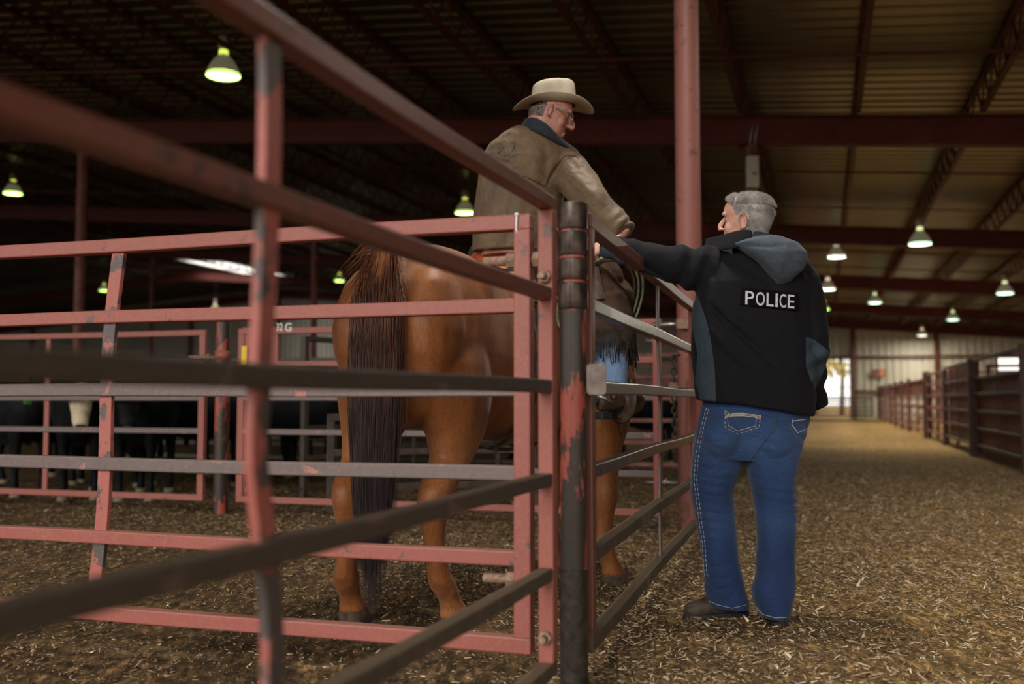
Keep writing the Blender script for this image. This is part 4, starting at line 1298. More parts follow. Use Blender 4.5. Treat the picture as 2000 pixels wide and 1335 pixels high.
def head(mb, fr, nose=1.0, jowl=0.0, nr=1.0):
    k = fr.k; secs = []
    for (z, xf, xb, w) in LEV:
        secs.append((fr((xf + xb) / 2, 0, z), fr.F * ((xf - xb) / 2 * k), fr.L * (w * k), 2.25))
    mb.loft(secs, 32)
    R = fr.R()
    T = lambda pts, rad, n=14: mb.tube([fr(*p) for p in pts], [(a * k, b * k) for a, b in rad], n, up=fr.F)
    T([(.082, 0, .036), (.095, 0, .018), (.107, 0, .0), (.114 * nose, 0, -.012), (.108, 0, -.022)], [(a * nr, b * nr) for a, b in ((.009, .010), (.010, .013), (.012, .015), (.0155, .014), (.012, .008))])
    for s in (-1, 1):
        mb.ball(fr(.096, s * .012, -.016), (.011 * k, .008 * k * nr, .008 * k * nr), 12, R)
        mb.ball(fr(.076, s * .032, .041), (.018 * k, .022 * k, .009 * k), 12, R)          # brow
        mb.ball(fr(.052, s * .037, -.016), (.027 * k, .028 * k, .030 * k), 14, R)
        mb.ball(fr(.062, s * .031, .020), (.0165 * k, .018 * k, .013 * k), 12, R)          # cheek
        mb.ball(fr(.078, s * .018, -.062), (.016 * k, .014 * k, .014 * k), 12, R)
        # ear: a rim round a shallow bowl
        pts = []
        for q in range(15):
            th = math.radians(-115 + q * 300 / 14)
            ex, ez = -.006 - .004 * math.sin(th) + .0165 * math.cos(th), .0 + .029 * math.sin(th) * (1.0 if math.sin(th) > 0 else .95)
            lift = .0785 + (.012 if math.cos(th) < .3 else .004)
            pts.append(fr(-ex - .012, s * lift, ez + .004))
        mb.tube(pts, .0042 * k, 8)
        mb.ball(fr(-.010, s * .077, .004), (.016 * k, .0045 * k, .026 * k), 12, R)
        mb.ball(fr(-.004, s * .0785, -.022), (.008 * k, .005 * k, .010 * k), 10, R)
    mb.ball(fr(.088, 0, -.0455), (.009 * k, .020 * k, .0055 * k), 12, R)
    mb.ball(fr(.086, 0, -.0585), (.009 * k, .018 * k, .0060 * k), 12, R)
    mb.ball(fr(.078, 0, -.103), (.020 * k, .026 * k, .018 * k), 12, R)
    if jowl:
        mb.ball(fr(.02, 0, -.105), (.055 * k, .050 * k, .03 * k), 14, R)

def hand(mb, wrist, d, pn, k=1.0, curl=0.5, thumb_side=1):
    """d: finger direction, pn: palm normal (fingers curl towards it)"""
    d = Vector(d).normalized(); pn = Vector(pn); pn = (pn - d * pn.dot(d)).normalized(); w = d.cross(pn).normalized() * thumb_side
    W = Vector(wrist)
    mb.tube([W - d * .02 * k, W, W + d * .03 * k, W + d * .065 * k, W + d * .095 * k], [(.028 * k, .020 * k), (.028 * k, .019 * k), (.037 * k, .018 * k), (.042 * k, .016 * k), (.040 * k, .013 * k)], 16, up=pn)
    for i, (off, ln, rr) in enumerate(((.030, .078, .0092), (.010, .086, .0096), (-.010, .080, .0092), (-.029, .064, .0082))):
        p = W + d * .088 * k + w * off * k; dd = d.copy(); pts = [p - d * .012 * k, p]; rad = [rr * k, rr * k]
        ang = 0
        for j, fr_ in enumerate((.45, .31, .24)):
            ang = curl * (1.0, 1.35, .9)[j] * (1 + .08 * i)
            R = Matrix.Rotation(ang, 3, d.cross(pn).normalized())
            dd = R @ dd
            p = p + dd * ln * fr_ * k; pts.append(p); rad.append(rr * k * (.95, .86, .66)[j])
        mb.tube(pts, rad, 10)
    p0 = W + d * .022 * k + w * .022 * k
    d1 = (d * .62 + w * .65 + pn * .35).normalized(); d2 = (d * .85 + w * .15 + pn * .5).normalized()
    p1 = p0 + d1 * .042 * k; p2 = p1 + d2 * .034 * k; p3 = p2 + (d2 + pn * .3).normalized() * .026 * k
    mb.tube([p0, p1, p2, p3], [.0145 * k, .0125 * k, .0108 * k, .008 * k], 10)

def wrinkle(nt, b, v, s, d, scale=9.0):
    n1 = noise_out(nt, v, scale, 3, 0.5, 0.5)
    m_ = N(nt, 'ShaderNodeMath', operation='SUBTRACT'); nt.links.new(n1, m_.inputs[0]); m_.inputs[1].default_value = 0.5
    a = N(nt, 'ShaderNodeMath', operation='ABSOLUTE'); nt.links.new(m_.outputs[0], a.inputs[0])
    p = N(nt, 'ShaderNodeMath', operation='POWER'); nt.links.new(a.outputs[0], p.inputs[0]); p.inputs[1].default_value = 0.6
    old = b.inputs['Normal'].links[0].from_socket
    bp = N(nt, 'ShaderNodeBump'); bp.inputs['Strength'].default_value = s; bp.inputs['Distance'].default_value = d
    nt.links.new(p.outputs[0], bp.inputs['Height']); nt.links.new(old, bp.inputs['Normal']); nt.links.new(bp.outputs['Normal'], b.inputs['Normal'])
def cloth(name, c1, c2, scale=60, rough=0.85, weave=420, sheen=0.2, spec=0.2, big=None, wr=0.0, wd=0.01):
    m, nt, b = new_mat(name)
    v = coords(nt)
    f = noise_out(nt, v, scale, 4, 0.6); w = noise_out(nt, v, weave, 2, 0.5)
    col = ramp(nt, f, [(0.32, c1), (0.68, c2)])
    if big:
        g = noise_out(nt, v, 7, 6, 0.65)
        col = mixc(nt, ramp(nt, g, [(0.42, (0, 0, 0)), (0.68, (1, 1, 1))]), col, big)
    nt.links.new(col, b.inputs['Base Color']); b.inputs['Roughness'].default_value = rough
    b.inputs['Sheen Weight'].default_value = sheen; b.inputs['Specular IOR Level'].default_value = spec
    bump(nt, b, w, 0.25, 0.0008)
    if wr: wrinkle(nt, b, v, wr, wd)
    return m
BLACKF = ((0.0052, 0.0052, 0.0072), (0.0080, 0.0080, 0.0110))
GREYF = ((0.030, 0.044, 0.058), (0.043, 0.060, 0.077))
M['softshell'] = cloth('softshell', *BLACKF, 80, 0.85, 500, 0.03, 0.15)
M['softshell_grey'] = cloth('softshell_grey', *GREYF, 80, 0.8, 500, 0.05, 0.2)
def denim(name, c1, c2, c3, fade_highlight=None):
    m, nt, b = new_mat(name)
    v = coords(nt)
    big = noise_out(nt, coords(nt, (1, 1, .5)), 5, 5, 0.6); fine = noise_out(nt, coords(nt, (1, 1, .25)), 380, 2, 0.6)
    col = ramp(nt, big, [(0.3, c1), (0.52, c2), (0.75, c3)])
    k = ramp(nt, fine, [(0.3, (0.75, 0.78, 0.8)), (0.7, (1.25, 1.22, 1.2))])
    if fade_highlight:                                       # worn pale over seat, thighs and knees, with thigh highlights painted in
        tc = N(nt, 'ShaderNodeTexCoord'); sz = N(nt, 'ShaderNodeSeparateXYZ'); nt.links.new(tc.outputs['Object'], sz.inputs[0])
        ad = N(nt, 'ShaderNodeMath', operation='MULTIPLY_ADD'); nt.links.new(big, ad.inputs[0]); ad.inputs[1].default_value = 0.22; nt.links.new(sz.outputs['Z'], ad.inputs[2])
        fz = ramp(nt, ad.outputs[0], [(0.0, (.02, .02, .02)), (0.42, (.03, .03, .03)), (0.54, (.22, .22, .22)), (0.63, (.04, .04, .04)), (0.76, (.16, .16, .16)), (0.88, (.34, .34, .34)), (1.0, (.12, .12, .12))])
        col = mixc(nt, fz, col, fade_highlight)
    nt.links.new(mixc(nt, 1.0, col, k, 'MULTIPLY'), b.inputs['Base Color'])
    b.inputs['Roughness'].default_value = 0.8; b.inputs['Specular IOR Level'].default_value = 0.25; b.inputs['Sheen Weight'].default_value = 0.15
    bump(nt, b, fine, 0.3, 0.001)
    wrinkle(nt, b, coords(nt, (1, 1, 1.8)), 0.7, 0.012, 7.0)
    return m
M['denim_dark'] = denim('denim_dark', (0.007, 0.018, 0.058), (0.012, 0.032, 0.100), (0.022, 0.052, 0.145), fade_highlight=(0.060, 0.125, 0.27))
M['denim_light'] = denim('denim_light', (0.14, 0.24, 0.42), (0.20, 0.32, 0.52), (0.27, 0.40, 0.60))
M['oilcloth'] = cloth('oilcloth', (0.118, 0.072, 0.036), (0.170, 0.108, 0.055), 22, 0.62, 300, 0.1, 0.35, big=(0.095, 0.066, 0.042), wr=0.45, wd=0.014)
M['navy_collar'] = cloth('navy_collar', (0.010, 0.014, 0.020), (0.020, 0.026, 0.036), 60, 0.6, 250)
M['thread'] = noisy('thread', (0.42, 0.36, 0.27), (0.55, 0.48, 0.38), 120, 0.8, bstr=0)
M['thread_white'] = noisy('thread_white', (0.42, 0.46, 0.52), (0.55, 0.6, 0.66), 120, 0.8, bstr=0)
M['boot_brown'] = noisy('boot_brown', (0.035, 0.022, 0.016), (0.085, 0.055, 0.040), 24, 0.6)
M['sole'] = noisy('sole', (0.012, 0.012, 0.014), (0.03, 0.03, 0.033), 30, 0.7)
M['ink'] = noisy('ink', (0.035, 0.024, 0.018), (0.06, 0.042, 0.03), 60, 0.8, bstr=0)
M['silver'] = noisy('silver', (0.6, 0.6, 0.6), (0.75, 0.75, 0.75), 60, 0.2, 1.0, bstr=0)

def sdpoly(P, poly):
    """signed distance, positive inside; P (n,2)"""
    poly = np.array(poly, float); d = np.full(len(P), 1e9); inside = np.zeros(len(P), bool)
    for i in range(len(poly)):
        a = poly[i]; b = poly[(i + 1) % len(poly)]; e = b - a; w = P - a
        t = np.clip((w @ e) / (e @ e), 0, 1)[:, None]; q = w - e * t
        d = np.minimum(d, np.hypot(q[:, 0], q[:, 1]))
        c = ((a[1] <= P[:, 1]) != (b[1] <= P[:, 1]))
        with np.errstate(divide='ignore', invalid='ignore'):
            xi = a[0] + (P[:, 1] - a[1]) * (b[0] - a[0]) / (b[1] - a[1] if b[1] != a[1] else 1e-9)
        inside ^= c & (P[:, 0] < xi)
    return np.where(inside, d, -d)
def two_tone(name, A_, B_, attr):
    m, nt, b = new_mat(name)
    v = coords(nt); f = noise_out(nt, v, 80, 4, .6)
    ca = ramp(nt, f, [(0.32, A_[0]), (0.68, A_[1])]); cb = ramp(nt, f, [(0.32, B_[0]), (0.68, B_[1])])
    at_ = N(nt, 'ShaderNodeAttribute'); at_.attribute_name = attr
    g = N(nt, 'ShaderNodeMath', operation='GREATER_THAN'); g.inputs[1].default_value = 0.0
    nt.links.new(at_.outputs['Fac'], g.inputs[0])
    nt.links.new(mixc(nt, g.outputs[0], ca, cb), b.inputs['Base Color'])
    b.inputs['Roughness'].default_value = 0.8; b.inputs['Specular IOR Level'].default_value = 0.15; b.inputs['Sheen Weight'].default_value = 0.03
    w = noise_out(nt, v, 500, 2, .5); bump(nt, b, w, 0.2, 0.0008)
    wrinkle(nt, b, v, 0.45, 0.010, 5.0)
    return m
def coords_np(o):
    me = o.data; n = len(me.vertices); co = np.empty(n * 3, dtype=np.float32); me.vertices.foreach_get('co', co); return co.reshape(-1, 3)
def front_xz(co):                                   # picture-like coordinates of points, as seen from where the camera stands
    d = co - np.array([0, 0, CAM_Z]); cp, sp = math.cos(PITCH), math.sin(PITCH)
    dep = d[:, 1] * cp + d[:, 2] * sp; up = d[:, 2] * cp - d[:, 1] * sp
    return np.stack([1000 + F_PX * d[:, 0] / dep, 667.5 - F_PX * up / dep], 1)
def bvh_of(o):
    dg = bpy.context.evaluated_depsgraph_get(); dg.update()
    me = o.data
    return BVHTree.FromPolygons([o.matrix_world @ v.co for v in me.vertices] if False else [v.co.copy() for v in me.vertices], [tuple(p.vertices) for p in me.polygons])
def hit(bvh, px, py, off=0.0):
    o = Vector((0, 0, CAM_Z)); d = (at(px, py, 1.0) - o).normalized()
    h = bvh.ray_cast(o, d)
    if h[0] is None:
        return None
    n = h[1]
    if n.dot(d) > 0: n = -n
    return h[0] + n * off, n
def stitch(bvh, pts, name, mat, parent, w=0.0011, off=0.0008, dash=None, step=3.0):
    """a sewn seam following the cloth"""
    mb = MB(); P = []
    for i in range(len(pts) - 1):
        a, b = pts[i], pts[i + 1]; n = max(1, int(math.hypot(b[0] - a[0], b[1] - a[1]) / step))
        for k in range(n): P.append((a[0] + (b[0] - a[0]) * k / n, a[1] + (b[1] - a[1]) * k / n))
    P.append(pts[-1])
    run = []
    for i, p in enumerate(P):
        h = hit(bvh, p[0], p[1], off)
        if h is None or (run and (h[0] - run[-1]).length > 0.05):
            if len(run) > 1: mb.tube(run, w, 5)
            run = []
            if h is None: continue
        run.append(h[0])
        if dash and len(run) > 2:
            mb.tube(run, w, 5); run = []
    if len(run) > 1: mb.tube(run, w, 5)
    o = mb.build(name, mat, None, smooth=True)
    return reparent(o, parent)
def sec(pL, pR, Y, b, ex=2.2, yaw=0.0):
    L = at(pL[0], pL[1], Y); R_ = at(pR[0], pR[1], Y); a = (R_ - L) / 2
    if yaw:
        a = Vector((a.x, a.x * math.sin(yaw), a.z))
    return ((L + R_) / 2, a, Vector((-math.sin(yaw) * b, b, 0)), ex)

# ================================================================ man standing with his back to us
PM = thing('person', 'grey-haired man standing, back turned, in a black POLICE jacket and blue jeans', 'person', (1.06, 4.35, 0))
YT = 4.36
fr = Frame(at(1457, 440, 4.37), (-0.87, 0.46, 0.07), 1.09)
bb = MB(); head(bb, fr, .93, jowl=1, nr=.72)
bb.tube([at(1462, 520, 4.40), at(1464, 485, 4.38), fr(-.03, 0, -.06), fr(-.02, 0, -.02)], [.085, .080, .074, .06], 20)
bb.loft([sec((1395, 800), (1560, 815), YT, .12), sec((1390, 740), (1560, 745), YT, .12), sec((1385, 640), (1555, 640), YT, .12), sec((1390, 560), (1550, 560), YT, .11), sec((1415, 515), (1525, 518), YT, .08), sec((1440, 495), (1490, 498), YT, .05)], 24)
armL = [at(1395, 530, 4.36), at(1345, 522, 4.38), at(1290, 512, 4.42), at(1235, 500, 4.46), at(1185, 486, 4.53)]
bb.tube(armL, [.05, .055, .05, .042, .030], 16)
hand(bb, at(1186, 487, 4.53), (at(1150, 478, 4.62) - at(1185, 486, 4.53)), (0.2, 0.5, -0.85), 1.0, 0.55, 1)
armR = [at(1562, 545, 4.36), at(1570, 610, 4.35), at(1580, 668, 4.34), at(1584, 735, 4.46), at(1585, 770, 4.54)]
bb.tube(armR, [.055, .058, .05, .040, .030], 16)
hand(bb, at(1585, 768, 4.53), (-.05, .6, -.8), (-1, 0, 0), 1.0, 0.3, 1)
def hip(x0, x1, y): return sec((x0, y), (x1, y), 4.36, .11)
LL = [(850, 1362, 1465, 4.40, .115), (900, 1356, 1452, 4.41, .105), (960, 1362, 1425, 4.42, .085), (1010, 1372, 1425, 4.42, .07), (1060, 1382, 1430, 4.42, .065), (1110, 1390, 1430, 4.42, .06), (1150, 1395, 1432, 4.42, .05), (1180, 1400, 1432, 4.43, .045)]
RL = [(850, 1460, 1568, 4.36, .115), (900, 1468, 1556, 4.33, .105), (960, 1482, 1545, 4.31, .085), (1010, 1490, 1545, 4.30, .07), (1060, 1492, 1540, 4.29, .065), (1110, 1494, 1535, 4.28, .06), (1150, 1494, 1532, 4.27, .05), (1185, 1496, 1528, 4.26, .045)]
for T_ in (LL, RL):
    bb.loft([sec((x0 + 8, y), (x1 - 8, y), Y, b * .8) for (y, x0, x1, Y, b) in T_], 20)
pbody = reparent(blob(bb, 'body', M['skin_fair'], None, 0.0034, 4), PM)

# jeans
jb = MB()
jb.loft([sec((1380, 770), (1575, 785), 4.37, .135), sec((1370, 800), (1580, 815), 4.37, .145), sec((1362, 835), (1574, 845), 4.38, .150), sec((1356, 870), (1566, 875), 4.38, .145), sec((1354, 895), (1562, 900), 4.38, .12)], 32, cap=True)
jb.ball(at(1412, 850, 4.31), (.095, .10, .105)); jb.ball(at(1512, 855, 4.29), (.095, .10, .105))
LJ = [(840, 1360, 1462, 4.40, .13), (880, 1353, 1458, 4.40, .125), (930, 1350, 1440, 4.41, .110), (960, 1351, 1431, 4.42, .100), (1000, 1357, 1434, 4.42, .092), (1050, 1366, 1439, 4.42, .086), (1090, 1372, 1442, 4.42, .082), (1125, 1376, 1449, 4.42, .082), (1150, 1378, 1455, 4.43, .088), (1170, 1379, 1462, 4.43, .098), (1186, 1384, 1463, 4.43, .100)]
RJ = [(840, 1458, 1572, 4.36, .13), (880, 1456, 1563, 4.35, .125), (930, 1463, 1552, 4.33, .110), (960, 1470, 1551, 4.32, .100), (1000, 1476, 1553, 4.31, .092), (1050, 1480, 1553, 4.30, .086), (1090, 1477, 1552, 4.29, .082), (1125, 1475, 1552, 4.28, .084), (1150, 1468, 1551, 4.28, .092), (1175, 1472, 1546, 4.28, .098), (1203, 1486, 1540, 4.27, .085)]
for T_ in (LJ, RJ):
    jb.loft([sec((x0, y - (5 if y > 1180 and T_ is LJ else 0)), (x1, y), Y, b, 2.3) for (y, x0, x1, Y, b) in T_], 32)
def folds(zones, base=0.002, seed=0.0):
    """zones: (z centre, height, amp, vertical frequency, slant)"""
    def f(co, no):
        z = co[:, 2]; d = base * vnoise(co, 7, seed)
        warp = vnoise(co, 5, seed + 5); ang = vnoise(co, 3.2, seed + 9)
        for (zc, h, amp, fq, sl) in zones:
            m = np.exp(-((z - zc) / h) ** 2)
            ph = z * fq + warp * 2.6 + (co[:, 0]) * sl
            d += amp * m * (np.abs(np.sin(ph)) ** 0.7 - 0.6) * np.clip(0.5 + 1.6 * ang, 0.0, 1.3)
        return co + no * d[:, None]
    return f
jeans = reparent(blob(jb, 'jeans', M['denim_dark'], None, 0.0062, 4, folds([(.50, .15, .011, 75, 8), (.14, .10, .011, 60, -10), (.80, .09, .009, 50, 26)], .005, 2.0)), PM)
jv = bvh_of(jeans)
# pockets and seams
stitch(jv, [(1416, 803), (1416, 834), (1441, 847), (1482, 834), (1486, 810)], 'pocket_stitching', M['thread'], PM, dash=1)
stitch(jv, [(1421, 818), (1422, 831), (1441, 841), (1476, 831), (1477, 816)], 'pocket_stitching', M['thread'], PM)
for k, yy in enumerate((0, 2.6, 5.2)):
    stitch(jv, [(1416, 811 + yy), (1430, 807 + yy), (1450, 806.5 + yy), (1470, 808.5 + yy), (1486, 813 + yy)], 'pocket_embroidery', M['thread'], PM, w=.0019)
stitch(jv, [(1416, 801), (1424, 807), (1432, 813)], 'pocket_embroidery', M['thread'], PM, w=.0015)
stitch(jv, [(1549, 818), (1546, 828), (1558, 845), (1573, 838)], 'pocket_stitching', M['thread_white'], PM, w=.0014)
stitch(jv, [(1549, 822), (1562, 820), (1573, 819)], 'pocket_embroidery', M['thread'], PM, w=.002)
for dx in (0, 5.0):
    stitch(jv, [(1380 + dx, 796), (1373 + dx, 820), (1364 + dx, 860), (1358 + dx, 900), (1356 + dx, 940), (1361 + dx, 980), (1366 + dx, 1020), (1372 + dx, 1060), (1375 + dx, 1110), (1377 + dx, 1128)], 'side_seam', M['thread_white'], PM, dash=2)
stitch(jv, [(1519, 812), (1516, 835), (1500, 855), (1480, 880), (1462, 902)], 'seat_seam', M['ink'], PM, w=.0016)
stitch(jv, [(1381, 1171), (1400, 1180), (1430, 1187), (1458, 1180)], 'hem_stitching', M['thread'], PM)
stitch(jv, [(1476, 1184), (1490, 1199), (1515, 1206), (1536, 1205)], 'hem_stitching', M['thread'], PM)
# boots
def boot(mb, heel, toe, k=1.0, lift=0.0):
    heel = Vector(heel); toe = Vector(toe); d = (toe - heel); L = d.length; d.normalize(); s = d.cross(Vector((0, 0, 1))).normalized(); U = s.cross(d).normalized()
    secs = []
    for (f, w, h, z) in ((-.02, .018, .03, .045), (.02, .030, .05, .06), (.10, .036, .07, .075), (.28, .037, .075, .08), (.42, .039, .058, .065), (.60, .045, .042, .048), (.78, .047, .034, .040), (.90, .040, .030, .036), (.98, .024, .022, .032), (1.01, .008, .010, .030)):
        secs.append((heel + d * (L * f) + U * (z * k + lift), s * w * k, U * h * k, 2.4))
    mb.loft(secs, 22)
mb = MB(); boot(mb, at(1462, 1188, 4.47) * Vector((1, 1, 0)) if False else Vector((1.035, 4.46, .0)), Vector((.752, 4.40, .0)))
bt1 = reparent(blob(mb, 'boot', M['boot_brown'], None, .005, 3), PM)
mb = MB(); boot(mb, Vector((1.13, 4.24, 0)), Vector((1.15, 4.52, 0)))
bt2 = reparent(blob(mb, 'boot', M['boot_brown'], None, .005, 3), PM)
def sole(heel, toe):
    heel = Vector(heel); toe = Vector(toe); d = (toe - heel); L = d.length; d.normalize(); s = d.cross(Vector((0, 0, 1))).normalized()
    out = []
    for (f, w) in ((-.03, .012), (0, .030), (.1, .038), (.3, .036), (.45, .036), (.65, .046), (.82, .046), (.95, .030), (1.015, .008)):
        out.append((heel + d * (L * f), w))
    vs = []; n = len(out)
    for z in (-.01, .018):
        for (c, w) in out: vs.append(c + s * w + Vector((0, 0, z)))
        for (c, w) in reversed(out): vs.append(c - s * w + Vector((0, 0, z)))
    N2 = 2 * n
    fs = [tuple(range(N2 - 1, -1, -1)), tuple(range(N2, 2 * N2))] + [(i, (i + 1) % N2, N2 + (i + 1) % N2, N2 + i) for i in range(N2)]
    mb = MB(); mb.add(vs, fs); return mb
reparent(sole((1.035, 4.46, 0), (.752, 4.40, 0)).build('boot_sole', M['sole'], None, bevel=.003), bt1)
reparent(sole((1.13, 4.24, 0), (1.15, 4.52, 0)).build('boot_sole', M['sole'], None, bevel=.003), bt2)

# jacket
kb = MB()
kb.loft([sec((1361, 780), (1586, 813), 4.36, .165, 2.5), sec((1356, 752), (1591, 782), 4.36, .17, 2.4), sec((1351, 700), (1590, 715), 4.36, .178, 2.4), sec((1350, 650), (1587, 652), 4.36, .175, 2.4), sec((1353, 600), (1585, 595), 4.36, .170, 2.4),
         sec((1360, 555), (1583, 552), 4.36, .160, 2.4), sec((1372, 522), (1576, 524), 4.37, .142), sec((1392, 500), (1560, 506), 4.38, .118), sec((1412, 486), (1536, 494), 4.39, .095), sec((1430, 476), (1515, 484), 4.40, .08)], 40)
slL = [(at(1400, 530, 4.36), .100, .115), (at(1362, 524, 4.37), .095, .100), (at(1335, 520, 4.38), .085, .088), (at(1300, 512, 4.41), .082, .078), (at(1262, 503, 4.44), .075, .072), (at(1228, 492, 4.47), .068, .064), (at(1200, 484, 4.51), .058, .052), (at(1178, 481, 4.53), .050, .045)]
kb.tube([p[0] for p in slL], [(p[1], p[2]) for p in slL], 24, up=(0, 0, 1))
slR = [(at(1540, 535, 4.37), .105, .10), (at(1560, 560, 4.36), .098, .095), (at(1574, 600, 4.34), .085, .085), (at(1583, 645, 4.33), .080, .080), (at(1585, 680, 4.34), .077, .078), (at(1584, 715, 4.40), .070, .072), (at(1583, 745, 4.46), .062, .062), (at(1583, 765, 4.50), .056, .055)]
kb.tube([p[0] for p in slR], [(p[1], p[2]) for p in slR], 24, up=(0, 1, 0))
# the front hem, pushed out by the hand in the pocket
kb.loft([(at(1575, 700, 4.47), Vector((.03, 0, 0)), Vector((0, .06, 0))), (at(1586, 745, 4.50), Vector((.038, 0, 0)), Vector((0, .07, 0))), (at(1596, 775, 4.52), Vector((.042, 0, .008)), Vector((0, .07, 0))), (at(1600, 797, 4.53), Vector((.040, 0, .018)), Vector((0, .06, 0)))], 20)
def jacket_def(co, no):
    P = front_xz(co); x, y = P[:, 0], P[:, 1]
    d = 0.006 * vnoise(co, 6, 1.0) + 0.003 * vnoise(co, 14, 4.0)
    w = vnoise(co, 4.5, 8.0)
    # sleeve folds on the stretched arm
    m = np.exp(-((x - 1345) / 42) ** 2) * (y < 590); d += 0.010 * m * np.sin((x - 1300) / 8.0 + (y - 520) / 26 + 3 * w)
    m = np.exp(-((x - 1215) / 35) ** 2) * (y < 560); d += 0.004 * m * np.sin((x - 1300) / 5.0 + 2 * w)
    # elbow folds
    m = np.exp(-((x - 1600) / 30) ** 2 - ((y - 705) / 38) ** 2); d += 0.009 * m * np.sin((y - 690) / 6.0 + (x - 1600) / 24 + 2 * w)
    # long drag lines across the back, running down to the right
    for (x0, y0, x1, y1, a, wd) in ((1390, 600, 1520, 720, -.014, 6), (1385, 640, 1460, 720, .011, 8), (1385, 590, 1420, 640, -.012, 6), (1400, 610, 1540, 690, .008, 9), (1470, 650, 1560, 720, -.006, 9), (1500, 540, 1560, 590, .006, 10), (1430, 505, 1520, 560, -.008, 9), (1560, 600, 1588, 690, -.008, 8), (1380, 500, 1400, 560, -.006, 7)):
        e = np.array([x1 - x0, y1 - y0], float); L = np.hypot(*e); e /= L
        q = P - np.array([x0, y0]); t = np.clip(q @ e, 0, L); dist = np.hypot(*(q - t[:, None] * e).T)
        d += a * np.exp(-(dist / wd) ** 2) * np.sin(np.pi * np.clip(t / L, 0.0, 1)) ** 0.5 * (no[:, 1] < 0.2)
    return co + no * d[:, None]
M['two_tone'] = two_tone('two_tone', BLACKF, GREYF, 'panel')
jacket = reparent(blob(kb, 'jacket', M['two_tone'], None, 0.0062, 5, jacket_def), PM)
P2 = front_xz(coords_np(jacket)); co = coords_np(jacket)
side_p = [(1330, 615), (1352, 560), (1364, 580), (1378, 620), (1388, 660), (1396, 720), (1398, 770), (1397, 830), (1362, 830), (1366, 770), (1357, 745), (1362, 690), (1352, 640)]
elb = [(1574, 657), (1592, 664), (1625, 690), (1625, 700), (1610, 722), (1594, 760), (1583, 740), (1574, 715)]
und = [(1190, 468), (1150, 500), (1230, 560), (1300, 590), (1316, 556), (1270, 527), (1235, 506)]
mask = np.maximum(sdpoly(P2, side_p), sdpoly(P2, elb)); mask = np.where(co[:, 1] > 4.42, -5, mask)
mask = np.maximum(mask, sdpoly(P2, und))
a_ = jacket.data.attributes.new('panel', 'FLOAT', 'POINT'); a_.data.foreach_set('value', mask.astype(np.float32))
kv = bvh_of(jacket)
# POLICE patch
def grid_on(bvh, c4, nx, ny, off):
    vs = []
    for j in range(ny + 1):
        for i in range(nx + 1):
            f, g = i / nx, j / ny
            x = (c4[0][0] * (1 - f) + c4[1][0] * f) * (1 - g) + (c4[3][0] * (1 - f) + c4[2][0] * f) * g
            y = (c4[0][1] * (1 - f) + c4[1][1] * f) * (1 - g) + (c4[3][1] * (1 - f) + c4[2][1] * f) * g
            vs.append((x, y))
    pts = [hit(bvh, x, y, off)[0] for x, y in vs]
    return pts, [(j * (nx + 1) + i, (j + 1) * (nx + 1) + i, (j + 1) * (nx + 1) + i + 1, j * (nx + 1) + i + 1) for j in range(ny) for i in range(nx)]
PC4 = [(1448, 561), (1558, 573), (1556, 607), (1446, 596)]
pts, fs = grid_on(kv, PC4, 16, 6, .003)
# flatten the patch to a gently bowed rectangle
Pn = np.array(pts); A3 = np.c_[np.ones(len(Pn)), Pn[:, 0], Pn[:, 2], Pn[:, 0] ** 2]
cf, *_ = np.linalg.lstsq(A3, Pn[:, 1], rcond=None); fit = A3 @ cf
shift = min(0, float((Pn[:, 1] - fit).min()))
Pn[:, 1] = fit + shift * 0.8
mb = MB(); mb.add(Pn.tolist(), fs)
pm_ = cloth('patch_cloth', (0.0035, 0.0035, 0.0045), (0.006, 0.006, 0.008), 200, 0.9, 400, 0.0, 0.08)
patch = mb.build('patch', pm_, None, smooth=True, recalc=False)
sd = patch.modifiers.new('s', 'SOLIDIFY'); sd.thickness = .005; sd.offset = 0
patch.modifiers.new('b', 'BEVEL').width = .0015
reparent(patch, PM)
patch['label'] = 'black name patch'
def on_patch(x, z): return float(cf[0] + cf[1] * x + cf[2] * z + cf[3] * x * x + shift * 0.8)
V_, F_ = [], []
for chh, xa_, xb2 in (('P', 1456, 1473), ('O', 1477, 1494), ('L', 1497.5, 1511.5), ('I', 1515, 1519.5), ('C', 1523, 1536), ('E', 1539, 1552)):
    cu = bpy.data.curves.new('t', 'FONT'); cu.body = chh; cu.size = 1.0; cu.offset = 0.008
    ob = bpy.data.objects.new('tmp', cu); COL.objects.link(ob); dg = bpy.context.evaluated_depsgraph_get(); dg.update()
    t1 = bpy.data.meshes.new_from_object(ob.evaluated_get(dg)); bpy.data.objects.remove(ob)
    xs = [v.co.x for v in t1.vertices]; ys = [v.co.y for v in t1.vertices]; x0_, x1_, y0_, y1_ = min(xs), max(xs), min(ys), max(ys); o_ = len(V_)
    for v in t1.vertices:
        f = (v.co.x - x0_) / (x1_ - x0_); g = 1 - (v.co.y - y0_) / (y1_ - y0_)
        x = xa_ + f * (xb2 - xa_); y = 567.5 + (x - 1456) * .086 + g * 26.5; x -= .6 * g
        p = at(x, y, 4.19); p = at(x, y, on_patch(p.x, p.z) - .0035); V_.append((p.x, on_patch(p.x, p.z) - .0035, p.z))
    F_ += [tuple(i + o_ for i in pl.vertices) for pl in t1.polygons]
tm = bpy.data.meshes.new('lettering'); tm.from_pydata(V_, [], F_); tm.update()
M['silver_thread'] = noisy('silver_thread', (0.42, 0.42, 0.48), (0.62, 0.62, 0.70), 160, 0.5)
tm.materials.append(M['silver_thread'])
lo = bpy.data.objects.new('lettering', tm); COL.objects.link(lo); s_ = lo.modifiers.new('s', 'SOLIDIFY'); s_.thickness = .002
reparent(lo, patch); lo['label'] = 'silver embroidered word POLICE'
